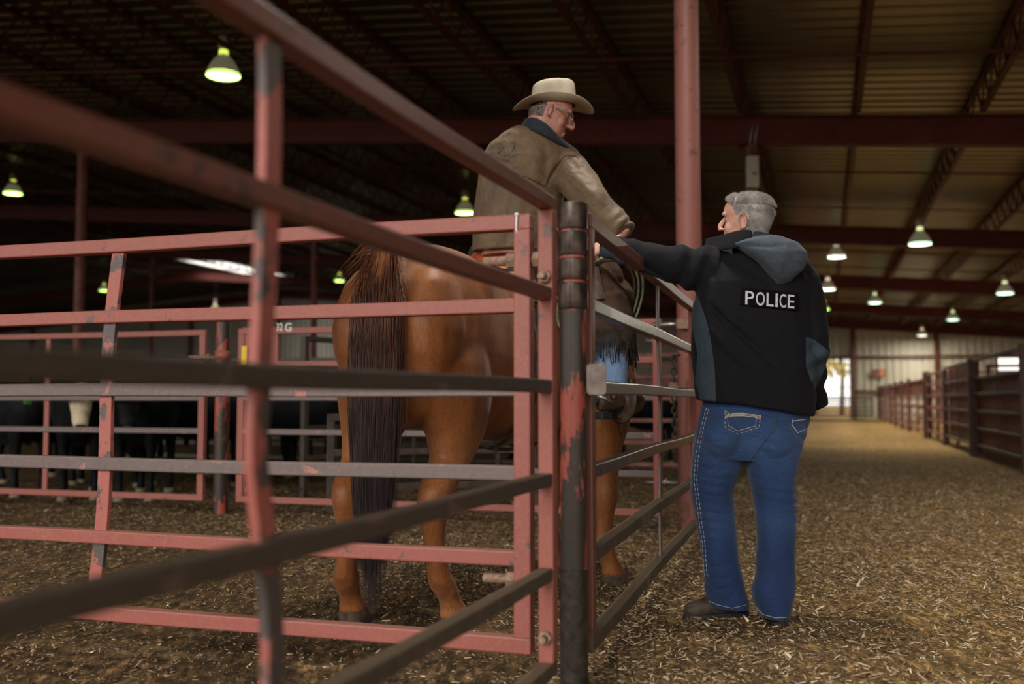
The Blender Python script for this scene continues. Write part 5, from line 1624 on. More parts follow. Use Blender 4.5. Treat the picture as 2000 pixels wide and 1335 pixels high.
# hood lying on the back
hb2 = MB()
hood = [((1432, 470), (1482, 458), 4.33, .055), ((1428, 479), (1524, 463), 4.27, .085), ((1452, 490), (1557, 475), 4.235, .095), ((1472, 504), (1574, 493), 4.21, .092), ((1487, 519), (1576, 510), 4.20, .082), ((1500, 535), (1567, 527), 4.20, .064), ((1511, 548), (1553, 540), 4.205, .044), ((1516, 557), (1542, 551), 4.215, .022)]
hb2.loft([sec(a, b, Y, d, 2.3) for a, b, Y, d in hood], 32)
def hood_def(co, no):
    P = front_xz(co); d = .003 * vnoise(co, 8, 2.0)
    for (x0, y0, x1, y1, a, wd) in ((1440, 478, 1535, 480, -.010, 5), (1500, 462, 1545, 500, .006, 9), (1530, 490, 1520, 545, .007, 6), (1470, 500, 1520, 548, -.005, 7), (1545, 500, 1565, 525, -.006, 6)):
        e = np.array([x1 - x0, y1 - y0], float); L = np.hypot(*e); e /= L
        q = P - np.array([x0, y0]); t = np.clip(q @ e, 0, L); dist = np.hypot(*(q - t[:, None] * e).T)
        d += a * np.exp(-(dist / wd) ** 2) * np.sin(np.pi * np.clip(t / L, 0, 1)) ** .5
    return co + no * d[:, None]
M['hood_grey'] = cloth('hood_grey', (0.042, 0.054, 0.070), (0.060, 0.076, 0.096), 80, 0.8, 500, 0.1, 0.2, wr=0.35, wd=0.01)
hood_o = reparent(blob(hb2, 'hood', M['hood_grey'], None, .006, 3, hood_def), PM)
# standing collar, open at the front
def collar_band(top, bot, name, mat, parent, th=.010):
    mb = MB(); n = len(top); vs = []
    for a, b in zip(top, bot):
        for f in (0, .33, .66, 1): vs.append(a.lerp(b, f))
    mb.add(vs, [(4 * i + k, 4 * i + 4 + k, 4 * i + 5 + k, 4 * i + 1 + k) for i in range(n - 1) for k in range(3)])
    o = mb.build(name, mat, None, smooth=True); m = o.modifiers.new('s', 'SOLIDIFY'); m.thickness = th
    m2 = o.modifiers.new('u', 'SUBSURF'); m2.levels = 2; m2.render_levels = 2
    return reparent(o, parent)
ct, cb_ = [], []
for (tx, ty, tY, bx, by, bY) in ((1380, 464, 4.48, 1378, 492, 4.48), (1400, 463, 4.38, 1392, 492, 4.36), (1420, 457, 4.30, 1412, 490, 4.26), (1445, 449, 4.265, 1440, 485, 4.23), (1470, 448, 4.26, 1470, 482, 4.22), (1492, 451, 4.28, 1500, 482, 4.25), (1511, 457, 4.34, 1522, 485, 4.32), (1516, 462, 4.42, 1530, 490, 4.42)):
    ct.append(at(tx, ty, tY)); cb_.append(at(bx, by, bY))
collar_band(ct[:5], cb_[:5], 'collar', M['softshell'], PM)
collar_band(ct[4:], cb_[4:], 'collar', M['softshell_grey'], PM)
# hair
def in_hair(q, style):
    x, y, z = q
    if style == 'short':
        line = .078
        if z > .098: return x < .070
        if x > .045: return z > line + (x - .045) * .5
        if x > .012: return z > .014 + (x - .012) * 1.9
        if x > -.025: return z > .035 or (x < -.02 and z > -.01)
        return z > -.060 - (x + .03) * -.35
    else:
        if x > .012: return False
        if x > -.03: return False
        return z > -.030
def hair_on(fr, body, style, mat, parent, count, length, r0=.0007, seed=1, thick=.006, lim=.15):
    me = body.data; rs = random.Random(seed); inv = fr.R().transposed()
    cand = []; sel = []
    for p in me.polygons:
        c = p.center
        if (c - fr.o).length > lim * fr.k: continue
        q = inv @ (c - fr.o) / fr.k
        if abs(q.y) > .074 and -.04 < q.x < .03 and q.z < .035: continue
        if style == 'fringe' and q.z > .045: continue
        if in_hair(q, style): cand.append((c.copy(), p.normal.copy(), q)); sel.append(p.index)
    # a close cap of hair with ragged edge
    mb = MB(); used = {}
    for pi in sel:
        f = []
        for vi in me.polygons[pi].vertices:
            if vi not in used:
                v = me.vertices[vi]; used[vi] = len(mb.v)
                mb.v.append(tuple(v.co + v.normal * (thick * fr.k * (.75 + .5 * noise.noise(v.co * 60)))))
            f.append(used[vi])
        mb.f.append(tuple(f)); mb.mi.append(0)
    for k in range(count):
        c, n, q = rs.choice(cand)
        back = -fr.F; down = -fr.U
        if q.z > .07: comb = (back * .2 + fr.F * (.9 if q.x > .03 else -.6) + fr.U * .25)
        elif q.x > -.03: comb = back * .8 + down * .5
        else: comb = down * .9 + back * .1
        comb = comb + Vector((rs.gauss(0, .3), rs.gauss(0, .3), rs.gauss(0, .3)))
        L = length * fr.k * (1.0 if q.z > .05 else .6) * rs.uniform(.6, 1.2)
        if q.z > .088 and q.x > .035: L *= 1.15; comb = comb + fr.U * .7
        p0 = c + n * (thick * .3 * fr.k); d = (n * .9 + comb * .45).normalized(); pts = [p0]
        p1 = p0 + d * L * .4; d2 = (n * .25 + comb).normalized(); p2 = p1 + d2 * L * .6
        strand(mb, [p0, p1, p2], r0 * fr.k, .0002)
    o = mb.build('hair', mat, None, smooth=True, recalc=False)
    return reparent(o, parent)
def hair_mat(name, lo, mid, hi):
    m, nt, b = new_mat(name); g = N(nt, 'ShaderNodeNewGeometry'); v = coords(nt)
    f = noise_out(nt, v, 14, 4, .6)
    a = N(nt, 'ShaderNodeMath', operation='MULTIPLY_ADD'); nt.links.new(g.outputs['Random Per Island'], a.inputs[0]); a.inputs[1].default_value = .55
    s = N(nt, 'ShaderNodeMath', operation='MULTIPLY_ADD'); nt.links.new(f, s.inputs[0]); s.inputs[1].default_value = 1.2; s.inputs[2].default_value = -.38
    nt.links.new(s.outputs[0], a.inputs[2])
    nt.links.new(ramp(nt, a.outputs[0], [(0.0, lo), (.5, mid), (1.0, hi)]), b.inputs['Base Color']); b.inputs['Roughness'].default_value = .5
    fine = noise_out(nt, coords(nt, (1, 1, .5)), 500, 3, .7); bump(nt, b, fine, .5, .002)
    return m
M['grey_hair'] = hair_mat('grey_hair', (0.12, 0.105, 0.10), (0.42, 0.385, 0.365), (0.80, 0.76, 0.73))
M['brown_grey_hair'] = hair_mat('brown_grey_hair', (0.08, 0.05, 0.04), (0.16, 0.12, 0.10), (0.30, 0.26, 0.24))
hair_on(fr, pbody, 'short', M['grey_hair'], PM, 16000, .017, thick=.004, r0=.00055)
for s in (-1, 1):
    mb = MB(); mb.ball(fr(.0665, s * .031, .020), .0125 * fr.k, 16); reparent(mb.build('eye', M['eye_white'], None, smooth=True), PM)
    mb = MB(); mb.ball(fr(.075, s * .031, .020), .006 * fr.k, 10); reparent(mb.build('iris', M['ink'], None, smooth=True), PM)
# ================================================================ rider
CB = thing('person', 'rider in tan cowboy hat, glasses and brown oilcloth jacket on the horse', 'person', (0.02, 4.95, 1.62))
f2 = Frame(at(1072, 227, 4.87), (0.935, 0.10, -0.342), 1.12)
rb = MB(); head(rb, f2, .99, nr=1.12)
YB = 4.93
rb.tube([at(1042, 300, 4.86), at(1045, 275, 4.84), f2(-.035, 0, -.07), f2(-.02, 0, -.02)], [.085, .078, .070, .058], 20)
rb.loft([sec((940, 500), (1055, 500), YB, .12), sec((945, 430), (1060, 430), YB, .12), sec((955, 360), (1085, 360), 4.91, .12), sec((970, 320), (1110, 318), 4.88, .10), sec((1000, 285), (1085, 288), 4.86, .07)], 24)
rarm = [at(1105, 322, 4.86), at(1135, 350, 4.80), at(1165, 390, 4.72), at(1195, 420, 4.68), at(1220, 450, 4.63)]
rb.tube(rarm, [.06, .06, .05, .042, .03], 16)
hand(rb, at(1219, 453, 4.63), (at(1196, 484, 4.62) - at(1219, 453, 4.63)), (-.9, -.2, -.3), 1.0, .5, -1)
larm = [at(975, 325, 4.90), H(1.0, .20, 1.86), H(1.12, .18, 1.82), H(1.24, .05, 1.86)]
rb.tube(larm, [.055, .052, .045, .032], 16)
hand(rb, H(1.24, .05, 1.86), Hd(1.1)[0] * .8 + Vector((0.1, 0, -.2)), (0, 0, -1), 1.0, 1.0, 1)
def thigh(side):
    return [H(.86, side * .12, 1.68), H(.96, side * .28, 1.62), H(1.08, side * .37, 1.52), H(1.17, side * .42, 1.40)]
shinR = [H(1.17, -.42, 1.40), H(1.16, -.44, 1.25), H(1.14, -.45, 1.13), H(1.12, -.45, 1.03)]
shinL = [H(1.17, .42, 1.40), H(1.16, .44, 1.25), H(1.14, .45, 1.13), H(1.12, .45, 1.03)]
for s, sh in ((-1, shinR), (1, shinL)):
    rb.tube(thigh(s), [.085, .085, .07, .055], 16); rb.tube(sh, [.055, .052, .045, .04], 16)
hf = Frame(at(1081, 211, 4.88), (0.985, 0.12, -0.01), 1.0)
def under_hat(co, no):                            # the scalp stays inside the crown of the hat
    R = np.array(hf.R()); o = np.array(hf.o); q = (co - o) @ R
    m = (q[:, 2] > -.012) & (np.hypot(q[:, 0], q[:, 1]) < .25)
    r = np.hypot(q[:, 0] / .094, q[:, 1] / .075); k = np.where(m & (r > 1), 1 / np.maximum(r, 1e-6), 1.0)
    w = np.clip((q[:, 2] + .012) / .012, 0, 1); k = 1 + (k - 1) * w
    q[:, 0] *= k; q[:, 1] *= k; q[:, 2] = np.where(m, np.minimum(q[:, 2], .085), q[:, 2])
    return np.where(m[:, None], q @ R.T + o, co)
rbody = reparent(blob(rb, 'body', M['skin_ruddy'], None, .0034, 4, under_hat), CB)
# jacket
jb = MB()
jb.loft([sec((921, 492), (1075, 496), YB, .165, 2.3), sec((922, 460), (1082, 466), YB, .17, 2.3), sec((926, 420), (1090, 425), YB, .172), sec((930, 380), (1100, 385), YB, .168), sec((936, 340), (1118, 345), 4.92, .16), sec((944, 310), (1130, 318), 4.90, .145),
         sec((958, 285), (1120, 300), 4.88, .12), sec((984, 264), (1095, 282), 4.86, .095), sec((1008, 250), (1070, 268), 4.85, .075)], 36)
sl = [(at(1085, 318, 4.89), .110, .105), (at(1112, 335, 4.86), .100, .098), (at(1136, 362, 4.79), .092, .090), (at(1160, 395, 4.71), .085, .083), (at(1183, 420, 4.69), .078, .076), (at(1205, 440, 4.65), .070, .068), (at(1219, 455, 4.63), .062, .060)]
jb.tube([p[0] for p in sl], [(p[1], p[2]) for p in sl], 24, up=(0, 0, 1))
jb.tube([larm[0] + Vector((.02, 0, 0)), larm[1], larm[2], H(1.20, .10, 1.84)], [.10, .085, .075, .055], 20)
def rj_def(co, no):
    P = front_xz(co); x, y = P[:, 0], P[:, 1]
    d = .007 * vnoise(co, 5, 3.0) + .005 * vnoise(co, 12, 6.0, (1, 1, .6)) + .003 * vnoise(co, 28, 2.0)
    w = vnoise(co, 5, 12.0)
    m = np.exp(-((x - 1170) / 55) ** 2 - ((y - 400) / 45) ** 2); d += .007 * m * np.sin((x + y * .2) / 7.5 + 3.5 * w)
    m = np.exp(-((x - 1215) / 25) ** 2 - ((y - 440) / 25) ** 2); d += .007 * m * np.sin((x + y) / 5 + 3 * w)
    for (x0, y0, x1, y1, a, wd) in ((1106, 302, 1066, 360, -.010, 4), (1050, 357, 1093, 405, -.016, 6), (1064, 352, 1098, 400, .008, 7), (1110, 305, 1130, 330, -.008, 5), (1090, 340, 1150, 400, -.006, 6), (1110, 330, 1180, 400, .006, 6), (1050, 290, 1040, 350, .006, 10), (1070, 300, 1062, 350, -.006, 7), (960, 320, 950, 420, -.006, 9), (1000, 380, 990, 480, -.005, 8), (1060, 400, 1070, 480, .006, 9), (1110, 370, 1160, 430, -.007, 8)):
        e = np.array([x1 - x0, y1 - y0], float); L = np.hypot(*e); e /= L
        q = P - np.array([x0, y0]); t = np.clip(q @ e, 0, L); dist = np.hypot(*(q - t[:, None] * e).T)
        d += a * np.exp(-(dist / wd) ** 2) * np.sin(np.pi * np.clip(t / L, 0, 1)) ** .5
    # hem edge and the storm cape over the shoulders
    cape = sdpoly(P, [(900, 300), (930, 300), (1000, 318), (1008, 340), (1035, 350), (1051, 356), (1065, 364), (1076, 337), (1090, 318), (1130, 300), (1150, 200), (900, 200)])
    d += .007 / (1 + np.exp(-cape / .8)) * (no[:, 1] < .3)
    return co + no * d[:, None]
rj = reparent(blob(jb, 'jacket', M['oilcloth'], None, .0065, 4, rj_def), CB)
rv = bvh_of(rj)
stitch(rv, [(1104, 304), (1090, 318), (1082, 327), (1076, 337), (1070, 349), (1066, 360)], 'sleeve_seam', M['ink'], CB, w=.0012)
stitch(rv, [(1131, 312), (1126, 307), (1118, 303), (1104, 304)], 'sleeve_seam', M['ink'], CB, w=.0012)
stitch(rv, [(1004, 339), (1020, 343), (1035, 350), (1051, 356), (1065, 364)], 'cape_edge', M['ink'], CB, w=.0018)
# the sketchy printed emblem of riders and hills with lettering below
r = random.Random(5)
def scribble(cx, cy, w, h, n, seed):
    rr = random.Random(seed); out = []
    for k in range(n):
        x = cx + rr.uniform(-w, w); y = cy + rr.uniform(-h, h); a = rr.gauss(-1.0, .35); L = rr.uniform(2, 6)
        out.append([(x, y), (x + L * math.cos(a) * .5 + rr.uniform(-1, 1), y + L * math.sin(a) * .5), (x + L * math.cos(a), y + L * math.sin(a))])
    return out
strokes = scribble(978, 290, 6, 12, 26, 1) + scribble(1001, 287, 4, 10, 20, 2) + scribble(988, 264, 7, 3, 8, 3)
strokes += [[(967, 301), (975, 298), (985, 304), (995, 299), (997, 303), (985, 305), (970, 303)], [(975, 280), (983, 268), (992, 262), (997, 258)], [(1000, 296), (1005, 285), (1009, 274)]]
mb = MB()
for st in strokes:
    run = [hit(rv, x, y, .0009) for x, y in st]; run = [q[0] for q in run if q]
    if len(run) > 1: mb.tube(run, .0005, 4)
reparent(mb.build('printed_emblem', M['ink'], None), CB)
cu = bpy.data.curves.new('t', 'FONT'); cu.body = 'ROPER'; cu.size = 1.0; cu.space_character = 1.25
ob = bpy.data.objects.new('tmp', cu); COL.objects.link(ob); dg = bpy.context.evaluated_depsgraph_get(); dg.update()
tm = bpy.data.meshes.new_from_object(ob.evaluated_get(dg)); bpy.data.objects.remove(ob)
xs = [v.co.x for v in tm.vertices]; x1_ = max(xs)
for v in tm.vertices:
    f = v.co.x / x1_; x = 989 + 24 * f; y = 317 - 14 * f - 2 * math.sin(f * 3) - v.co.y * 5.2
    h_ = hit(rv, x, y, .0012); v.co = h_[0] if h_ else v.co
tm.name = 'emblem_lettering'; tm.materials.clear(); tm.materials.append(M['ink'])
o = bpy.data.objects.new('emblem_lettering', tm); COL.objects.link(o); reparent(o, CB)
# collar
ct, cb_ = [], []
for (tx, ty, tY, bx, by, bY) in ((1120, 285, 4.93, 1131, 293, 4.95), (1106, 277, 4.80, 1122, 292, 4.83), (1086, 258, 4.745, 1100, 284, 4.76), (1066, 238, 4.73, 1072, 268, 4.735), (1046, 227, 4.74, 1042, 256, 4.75), (1030, 228, 4.77, 1020, 252, 4.79), (1024, 231, 4.83, 1012, 250, 4.86), (1030, 233, 4.92, 1015, 253, 4.95)):
    ct.append(at(tx, ty, tY)); cb_.append(at(bx, by, bY))
collar_band(ct, cb_, 'collar', M['navy_collar'], CB, .012)
# hair, glasses, eyes
hair_on(f2, rbody, 'fringe', M['brown_grey_hair'], CB, 2600, .012, thick=.003, seed=4)
for s in (-1, 1):
    mb = MB(); mb.ball(f2(.0665, s * .031, .020), .0125 * f2.k, 16); reparent(mb.build('eye', M['eye_white'], None, smooth=True), CB)
    mb = MB(); mb.ball(f2(.0755, s * .031, .018), .006 * f2.k, 10); reparent(mb.build('iris', M['ink'], None, smooth=True), CB)
gl = bpy.data.objects.new('glasses', None); COL.objects.link(gl); reparent(gl, CB)
mb = MB()
for s in (-1, 1):
    pts = [f2(.103 - .004 * abs(math.cos(t)), s * (.034 + .024 * math.cos(t)), .010 + .017 * math.sin(t)) for t in np.linspace(0, 2 * math.pi, 24, endpoint=False)]
    mb.tube(pts, .0012, 6, closed=True)
    mb.tube([f2(.098, s * .060, .018), f2(.092, s * .080, .020), f2(.03, s * .086, .022), (f2(-.004, s * .085, .024)), f2(-.016, s * .083, .010)], [.0022, .0030, .0028, .0020, .0016], 6)
mb.tube([f2(.103, -.011, .014), f2(.109, 0, .017), f2(.103, .011, .014)], .0012, 6)
reparent(mb.build('glasses_frame', M['silver'], None, smooth=True), CB)
m, nt, b = new_mat('lens_glass'); b.inputs['Transmission Weight'].default_value = 1.0; b.inputs['Roughness'].default_value = .02; b.inputs['IOR'].default_value = 1.05; b.inputs['Base Color'].default_value = (.92, .95, .94, 1); M['lens_glass'] = m
for s in (-1, 1):
    mb = MB(); vs = [f2(.103 - .004 * abs(math.cos(t)), s * (.034 + .0235 * math.cos(t)), .010 + .0165 * math.sin(t)) for t in np.linspace(0, 2 * math.pi, 24, endpoint=False)]
    mb.add(vs, [tuple(range(24))]); o = mb.build('glasses_lens', M['lens_glass'], None); o.modifiers.new('s', 'SOLIDIFY').thickness = .0015; reparent(o, CB)
bpy.data.objects.remove(gl)
mb = MB(); mb.ball(f2(.083, 0, -.0525), (.006 * f2.k, .017 * f2.k, .0045 * f2.k), 12, f2.R()); reparent(mb.build('mouth', M['lip'], None, smooth=True), CB)
# hat
M['felt'] = noisy('felt', (0.37, 0.315, 0.245), (0.50, 0.44, 0.355), 9, 0.9, bdist=.001)
M['hat_sweatband'] = noisy('hat_sweatband', (0.06, 0.04, 0.03), (0.10, 0.06, 0.04), 20, .7)
def hat():
    mb = MB(); n = 56
    # brim
    vs = []; R_ = 9
    for i in range(R_ + 1):
        f = i / R_
        for k in range(n):
            th = 2 * math.pi * k / n; c, s = math.cos(th), math.sin(th)
            ax, ay = .112 + f * (.205 - .112), .086 + f * (.150 - .086)
            z = .012 + (f ** 1.7) * (.026 * s * s - .036 * abs(c) ** 3.2) + .004 * f
            yy = ay * s * (1 - .10 * f * f * s * s)
            vs.append(hf(ax * c, yy, z))
    o = len(mb.v); fs = []
    for i in range(R_):
        for k in range(n):
            fs.append((i * n + k, i * n + (k + 1) % n, (i + 1) * n + (k + 1) % n, (i + 1) * n + k))
    mb.add(vs, fs)
    # crown
    prof = [(0, 1.08, 1.06), (.012, 1.03, 1.02), (.04, 1.0, .99), (.075, .975, .95), (.100, .945, .90), (.114, .89, .82), (.124, .78, .66), (.126, .60, .46), (.120, .42, .28), (.114, .2, .12)]
    vs = []
    for (z, fx, fy) in prof:
        for k in range(n):
            th = 2 * math.pi * k / n; c, s = math.cos(th), math.sin(th)
            zz = z + .012
            if z > .09: zz += .010 * c - (.020 * math.exp(-(s / .35) ** 2) if z > .115 else 0)
            else: zz += .010 * c * z / .1
            dent = 1 - (.16 * math.exp(-((c - .55) / .3) ** 2) * min(1, max(0, (z - .05) / .05)) * (abs(s)))
            vs.append(hf((.112 if True else 0) * fx * c, .086 * fy * s * dent, zz))
    fs = []
    for i in range(len(prof) - 1):
        for k in range(n):
            fs.append((i * n + k, i * n + (k + 1) % n, (i + 1) * n + (k + 1) % n, (i + 1) * n + k))
    fs.append(tuple((len(prof) - 1) * n + k for k in range(n)))
    mb.add(vs, fs)
    o = mb.build('hat', M['felt'], None, smooth=True)
    bm = bmesh.new(); bm.from_mesh(o.data); bmesh.ops.remove_doubles(bm, verts=bm.verts, dist=.0005); bmesh.ops.recalc_face_normals(bm, faces=bm.faces); bm.to_mesh(o.data); bm.free()
    m = o.modifiers.new('s', 'SOLIDIFY'); m.thickness = .0035
    m = o.modifiers.new('u', 'SUBSURF'); m.levels = 1; m.render_levels = 1
    return o
reparent(hat(), CB)['label'] = 'tan felt cowboy hat with a curled brim'
# jeans (lower leg), chaps with fringe
jb = MB()
for s, sh in ((-1, shinR), (1, shinL)):
    jb.tube([sh[0] + Vector((0, 0, .02)), sh[1], sh[2], sh[3] + Vector((0, 0, -.005))], [(.085, .085), (.086, .084), (.090, .084), (.098, .088)], 24, up=Hd(1.1)[0])
jb.tube([H(.86, 0, 1.68), H(.88, 0, 1.78)], [(.16, .15), (.165, .14)], 20, up=(0, 1, 0))
for s in (-1, 1): jb.tube(thigh(s), [.10, .098, .088, .08], 20)
reparent(blob(jb, 'jeans', M['denim_light'], None, .007, 3, folds([(1.12, .12, .003, 40, 10)], .003, 5.0)), CB)
cb3 = MB()
for s, sh in ((-1, shinR), (1, shinL)):
    T_ = thigh(s)
    cb3.tube(T_ + [H(1.165, s * .435, 1.36)], [.125, .125, .115, .115, .105], 24)
    cb3.tube([H(1.14, s * .42, 1.46), H(1.16, s * .435, 1.36), H(1.16, s * .44, 1.27)], [(.10, .12), (.105, .13), (.10, .12)], 24, up=Hd(1.1)[0])
cb3.ball(at(1196, 588, 4.99), (.118, .12, .13)); cb3.ball(at(1180, 545, 4.97), (.10, .11, .11)); cb3.ball(at(1205, 622, 4.99), (.10, .11, .09))
reparent(blob(cb3, 'chaps', M['suede'], None, .008, 4, folds([(1.4, .2, .004, 30, 14)], .005, 8.0)), CB)
rr = random.Random(8)
for s in (-1, 1):
    mb = MB()
    for k in range(120):
        th = 2 * math.pi * k / 120
        fw, lf = Hd(1.16); c = H(1.16, s * .44, 1.29) + fw * (.118 * math.cos(th)) + lf * (.108 * math.sin(th))
        L = rr.uniform(.11, .17) + .04 * max(0, math.cos(th)); ou = (c - H(1.16, s * .44, 1.29)).normalized()
        pts = [c, c + ou * .01 + Vector((0, 0, -L * .5)), c + ou * .004 + Vector((rr.gauss(0, .008), rr.gauss(0, .008), -L))]
        mb.path(pts, .0046, .0022, up=ou)
    # second bunch at the front of the leg
    for k in range(34):
        c = H(1.29, s * .44, 1.30) + Hd(1.2)[0] * rr.uniform(-.03, .05) + Hd(1.2)[1] * rr.uniform(-.04, .04)
        L = rr.uniform(.13, .18)
        mb.path([c, c + Vector((rr.gauss(0, .006), 0, -L * .5)), c + Vector((rr.gauss(0, .012), rr.gauss(0, .01), -L))], .006, .0025, up=Hd(1.2)[0])
    reparent(mb.build('chaps_fringe', M['fringe_leather'], None), CB)
# boots, spurs
for s in (-1, 1):
    mb = MB(); a = H(1.03, s * .45, .885); b_ = H(1.30, s * .47, .905)
    boot(mb, a, b_); mb.tube([H(1.075, s * .45, .95), H(1.085, s * .45, 1.08)], [.048, .055], 18)
    bt = reparent(blob(mb, 'boot', M['dark_leather'], None, .005, 3), CB)
    mb = MB(); fw, lf = Hd(1.1); c = H(1.065, s * .45, .935)
    mb.box(H(1.055, s * .45, .872), (.075, .075, .035), Matrix((fw, lf, Vector((0, 0, 1)))).transposed()); reparent(mb.build('boot_heel', M['sole'], None, bevel=.006), bt)
    mb = MB(); pts = [H(1.065 + .055 * math.cos(t), s * .45 + .045 * math.sin(t), .945 - .02 * math.cos(t)) for t in np.linspace(.5, 2 * math.pi - .5, 20)]
    mb.tube(pts, [(.004, .011)] * 20, 8, up=(0, 0, 1)); mb.tube([H(1.01, s * .45, .945), H(.965, s * .45, .925), H(.945, s * .45, .915)], [.010, .007, .006], 8)
    for k in range(8):
        t = 2 * math.pi * k / 8; c = H(.938, s * .45, .912); mb.tube([c, c + (fw * math.cos(t) + Vector((0, 0, 1)) * math.sin(t)) * .022], [.004, .001], 6)
    reparent(mb.build('spur', M['bare_steel'], None, smooth=True), bt)
    mb = MB(); mb.ball(H(1.09, s * .503, .965), (.012, .012, .012), 12); pts = [H(1.09 + .034 * math.cos(t), s * .497, .966 + .027 * math.sin(t)) for t in np.linspace(0, 2 * math.pi, 18, endpoint=False)]
    mb.tube(pts, .004, 6, closed=True); reparent(mb.build('spur_strap', M['saddle_leather'], None, smooth=True), bt)
# stirrups (belong to the saddle)
for s in (-1, 1):
    fw, lf = Hd(1.2); mb = MB(); y = s * .455
    pts = [H(1.20, y, 1.06), H(1.21, y - s * .0, 1.06)]
    pts = [H(1.22, y + .075 * math.sin(t), .955 - .09 * math.cos(t)) for t in np.linspace(0, 2 * math.pi, 24, endpoint=False)]
    mb.tube(pts, [(.035, .009)] * 24, 10, closed=True, up=fw)
    stp = reparent(mb.build('stirrup', M['dark_leather'], None, smooth=True), saddle)
    # leather hood on the front of the stirrup
    mb = MB(); mb.ball(H(1.28, y, .945), (.09, .085, .075), 18, Matrix((fw, lf, Vector((0, 0, 1)))).transposed())
    reparent(blob(mb, 'stirrup_hood', M['dark_leather'], None, .007, 2), stp)
    mb = MB(); pts = [H(1.26 + .10 * math.sin(t), y, .94 - .085 * math.cos(t)) for t in np.linspace(-.6, 2.2, 18)]
    mb.tube(pts, .006, 8); mb.path([H(1.24, y - s * .03, .86), H(1.25, y - s * .03, .82), H(1.27, y - s * .03, .77)], .018, .004, up=fw)
    reparent(mb.build('stirrup_lace', M['saddle_leather'], None, smooth=True), stp)
    mb = MB(); mb.path([H(1.02, s * .37, 1.45), H(1.14, s * .47, 1.20), H(1.20, y, 1.04)], .06, .012, up=lf); reparent(mb.build('stirrup_leather', M['saddle_leather'], None), saddle)
# rope coil hanging at the saddle horn and a gathered leather pouch
M['rope'] = noisy('rope', (0.13, 0.15, 0.09), (0.30, 0.33, 0.24), 90, .8)
M['pouch_leather'] = noisy('pouch_leather', (0.10, 0.07, 0.045), (0.19, 0.135, 0.095), 30, .8)
rp = thing('rope_coil', 'pale green lariat rope coiled at the saddle over the rider leg', 'rope', at(1170, 600, 4.78))
for k, (dx, dr, mt) in enumerate(((0, 0, 'rope'), (-7, -5, 'rope'), (-13, -11, 'dark_leather'), (6, -3, 'dark_leather'))):
    mb = MB(); pts = []
    for q in range(48):
        t = 2 * math.pi * q / 48
        x = 1168 + dx * .5 + (80 + dr) * math.cos(t) + 14 * math.sin(t) * -1; y = 602 + (104 + dr) * math.sin(t) * (1 if math.sin(t) < 0 else .62)
        pts.append(at(x - .22 * (y - 602) * (-1 if y < 602 else 0) * -1, y, 4.76 + .16 * (math.cos(t) * .5 + .5) + .006 * k))
    mb.tube(pts, .0058, 8, closed=True); reparent(mb.build('loop', M[mt], None, smooth=True), rp)
pc = thing('leather_pouch', 'crinkled brown leather pouch hanging beside the rope coil', 'pouch', at(1166, 560, 4.80))
mb = MB(); mb.loft([(at(1164, 520, 4.80), Vector((.012, 0, 0)), Vector((0, .012, 0))), (at(1165, 540, 4.80), Vector((.022, 0, 0)), Vector((0, .02, 0))), (at(1167, 562, 4.80), Vector((.027, 0, 0)), Vector((0, .024, 0))), (at(1169, 582, 4.80), Vector((.036, 0, 0)), Vector((0, .028, 0))), (at(1169, 586, 4.80), Vector((.034, 0, 0)), Vector((0, .026, 0)))], 20)
reparent(blob(mb, 'bag', M['pouch_leather'], None, .004, 2, lambda co, no: co + no * (.004 * vnoise(co, 60, 1, (1, 1, .25)))[:, None]), pc)
mb = MB(); mb.tube([at(1163, 505, 4.80), at(1164, 522, 4.80)], .004, 6); reparent(mb.build('tie_string', M['dark_leather'], None), pc)

# ------------------------------------------------------------------ cattle
M['black_hide'] = fur_mat('black_hide', (0.0025, 0.003, 0.004), (0.004, 0.0045, 0.006), (0.008, 0.009, 0.011), rough=.6)
M['black_hide'].node_tree.nodes['Principled BSDF'].inputs['Sheen Weight'].default_value = 0.02
M['black_hide'].node_tree.nodes['Principled BSDF'].inputs['Specular IOR Level'].default_value = 0.12
M['white_hide'] = fur_mat('white_hide', (0.42, 0.33, 0.20), (0.56, 0.47, 0.33), (0.66, 0.57, 0.43), rough=.8)
M['brown_hide'] = fur_mat('brown_hide', (0.12, 0.045, 0.02), (0.17, 0.07, 0.03), (0.2, 0.09, 0.04), rough=.7)
M['nose_dark'] = noisy('nose_dark', (0.02, 0.018, 0.018), (0.05, 0.045, 0.045), 30, .35)
def cow_meshes():
    """calf facing +x, 1.15 m at the back"""
    mb = MB()
    S = [(-.72, .86, .10, .08), (-.66, .86, .22, .18), (-.5, .85, .27, .23), (-.25, .82, .29, .25), (.0, .80, .31, .27), (.25, .81, .31, .26), (.45, .84, .30, .22), (.58, .86, .22, .16), (.64, .86, .10, .08)]
    mb.loft([(Vector((x, 0, zc)), Vector((0, hw, 0)), Vector((0, 0, hh))) for x, zc, hh, hw in S], 28)
    for s in (-1, 1):
        for (x, sgn) in ((.42, 1), (-.52, -1)):
            T_ = [(.85, 0, .12, .10), (.65, .0, .10, .075), (.50, -.03 if sgn < 0 else .0, .065, .05), (.40, -.05 if sgn < 0 else .0, .048, .042), (.34, -.05 if sgn < 0 else 0, .046, .044), (.22, -.03 if sgn < 0 else 0, .034, .032), (.13, -.02 if sgn < 0 else 0, .042, .038), (.06, 0, .045, .042), (.03, .01, .05, .045)]
            mb.loft([(Vector((x + dx, s * .14, z)), Vector((0, w, 0)), Vector((d, 0, 0))) for (z, dx, d, w) in T_], 16)
    mb.tube([(.42, 0, .92), (.62, 0, .98), (.78, 0, 1.0)], [(.15, .22), (.12, .17), (.10, .13)], 20, up=(0, 0, 1))
    return mb
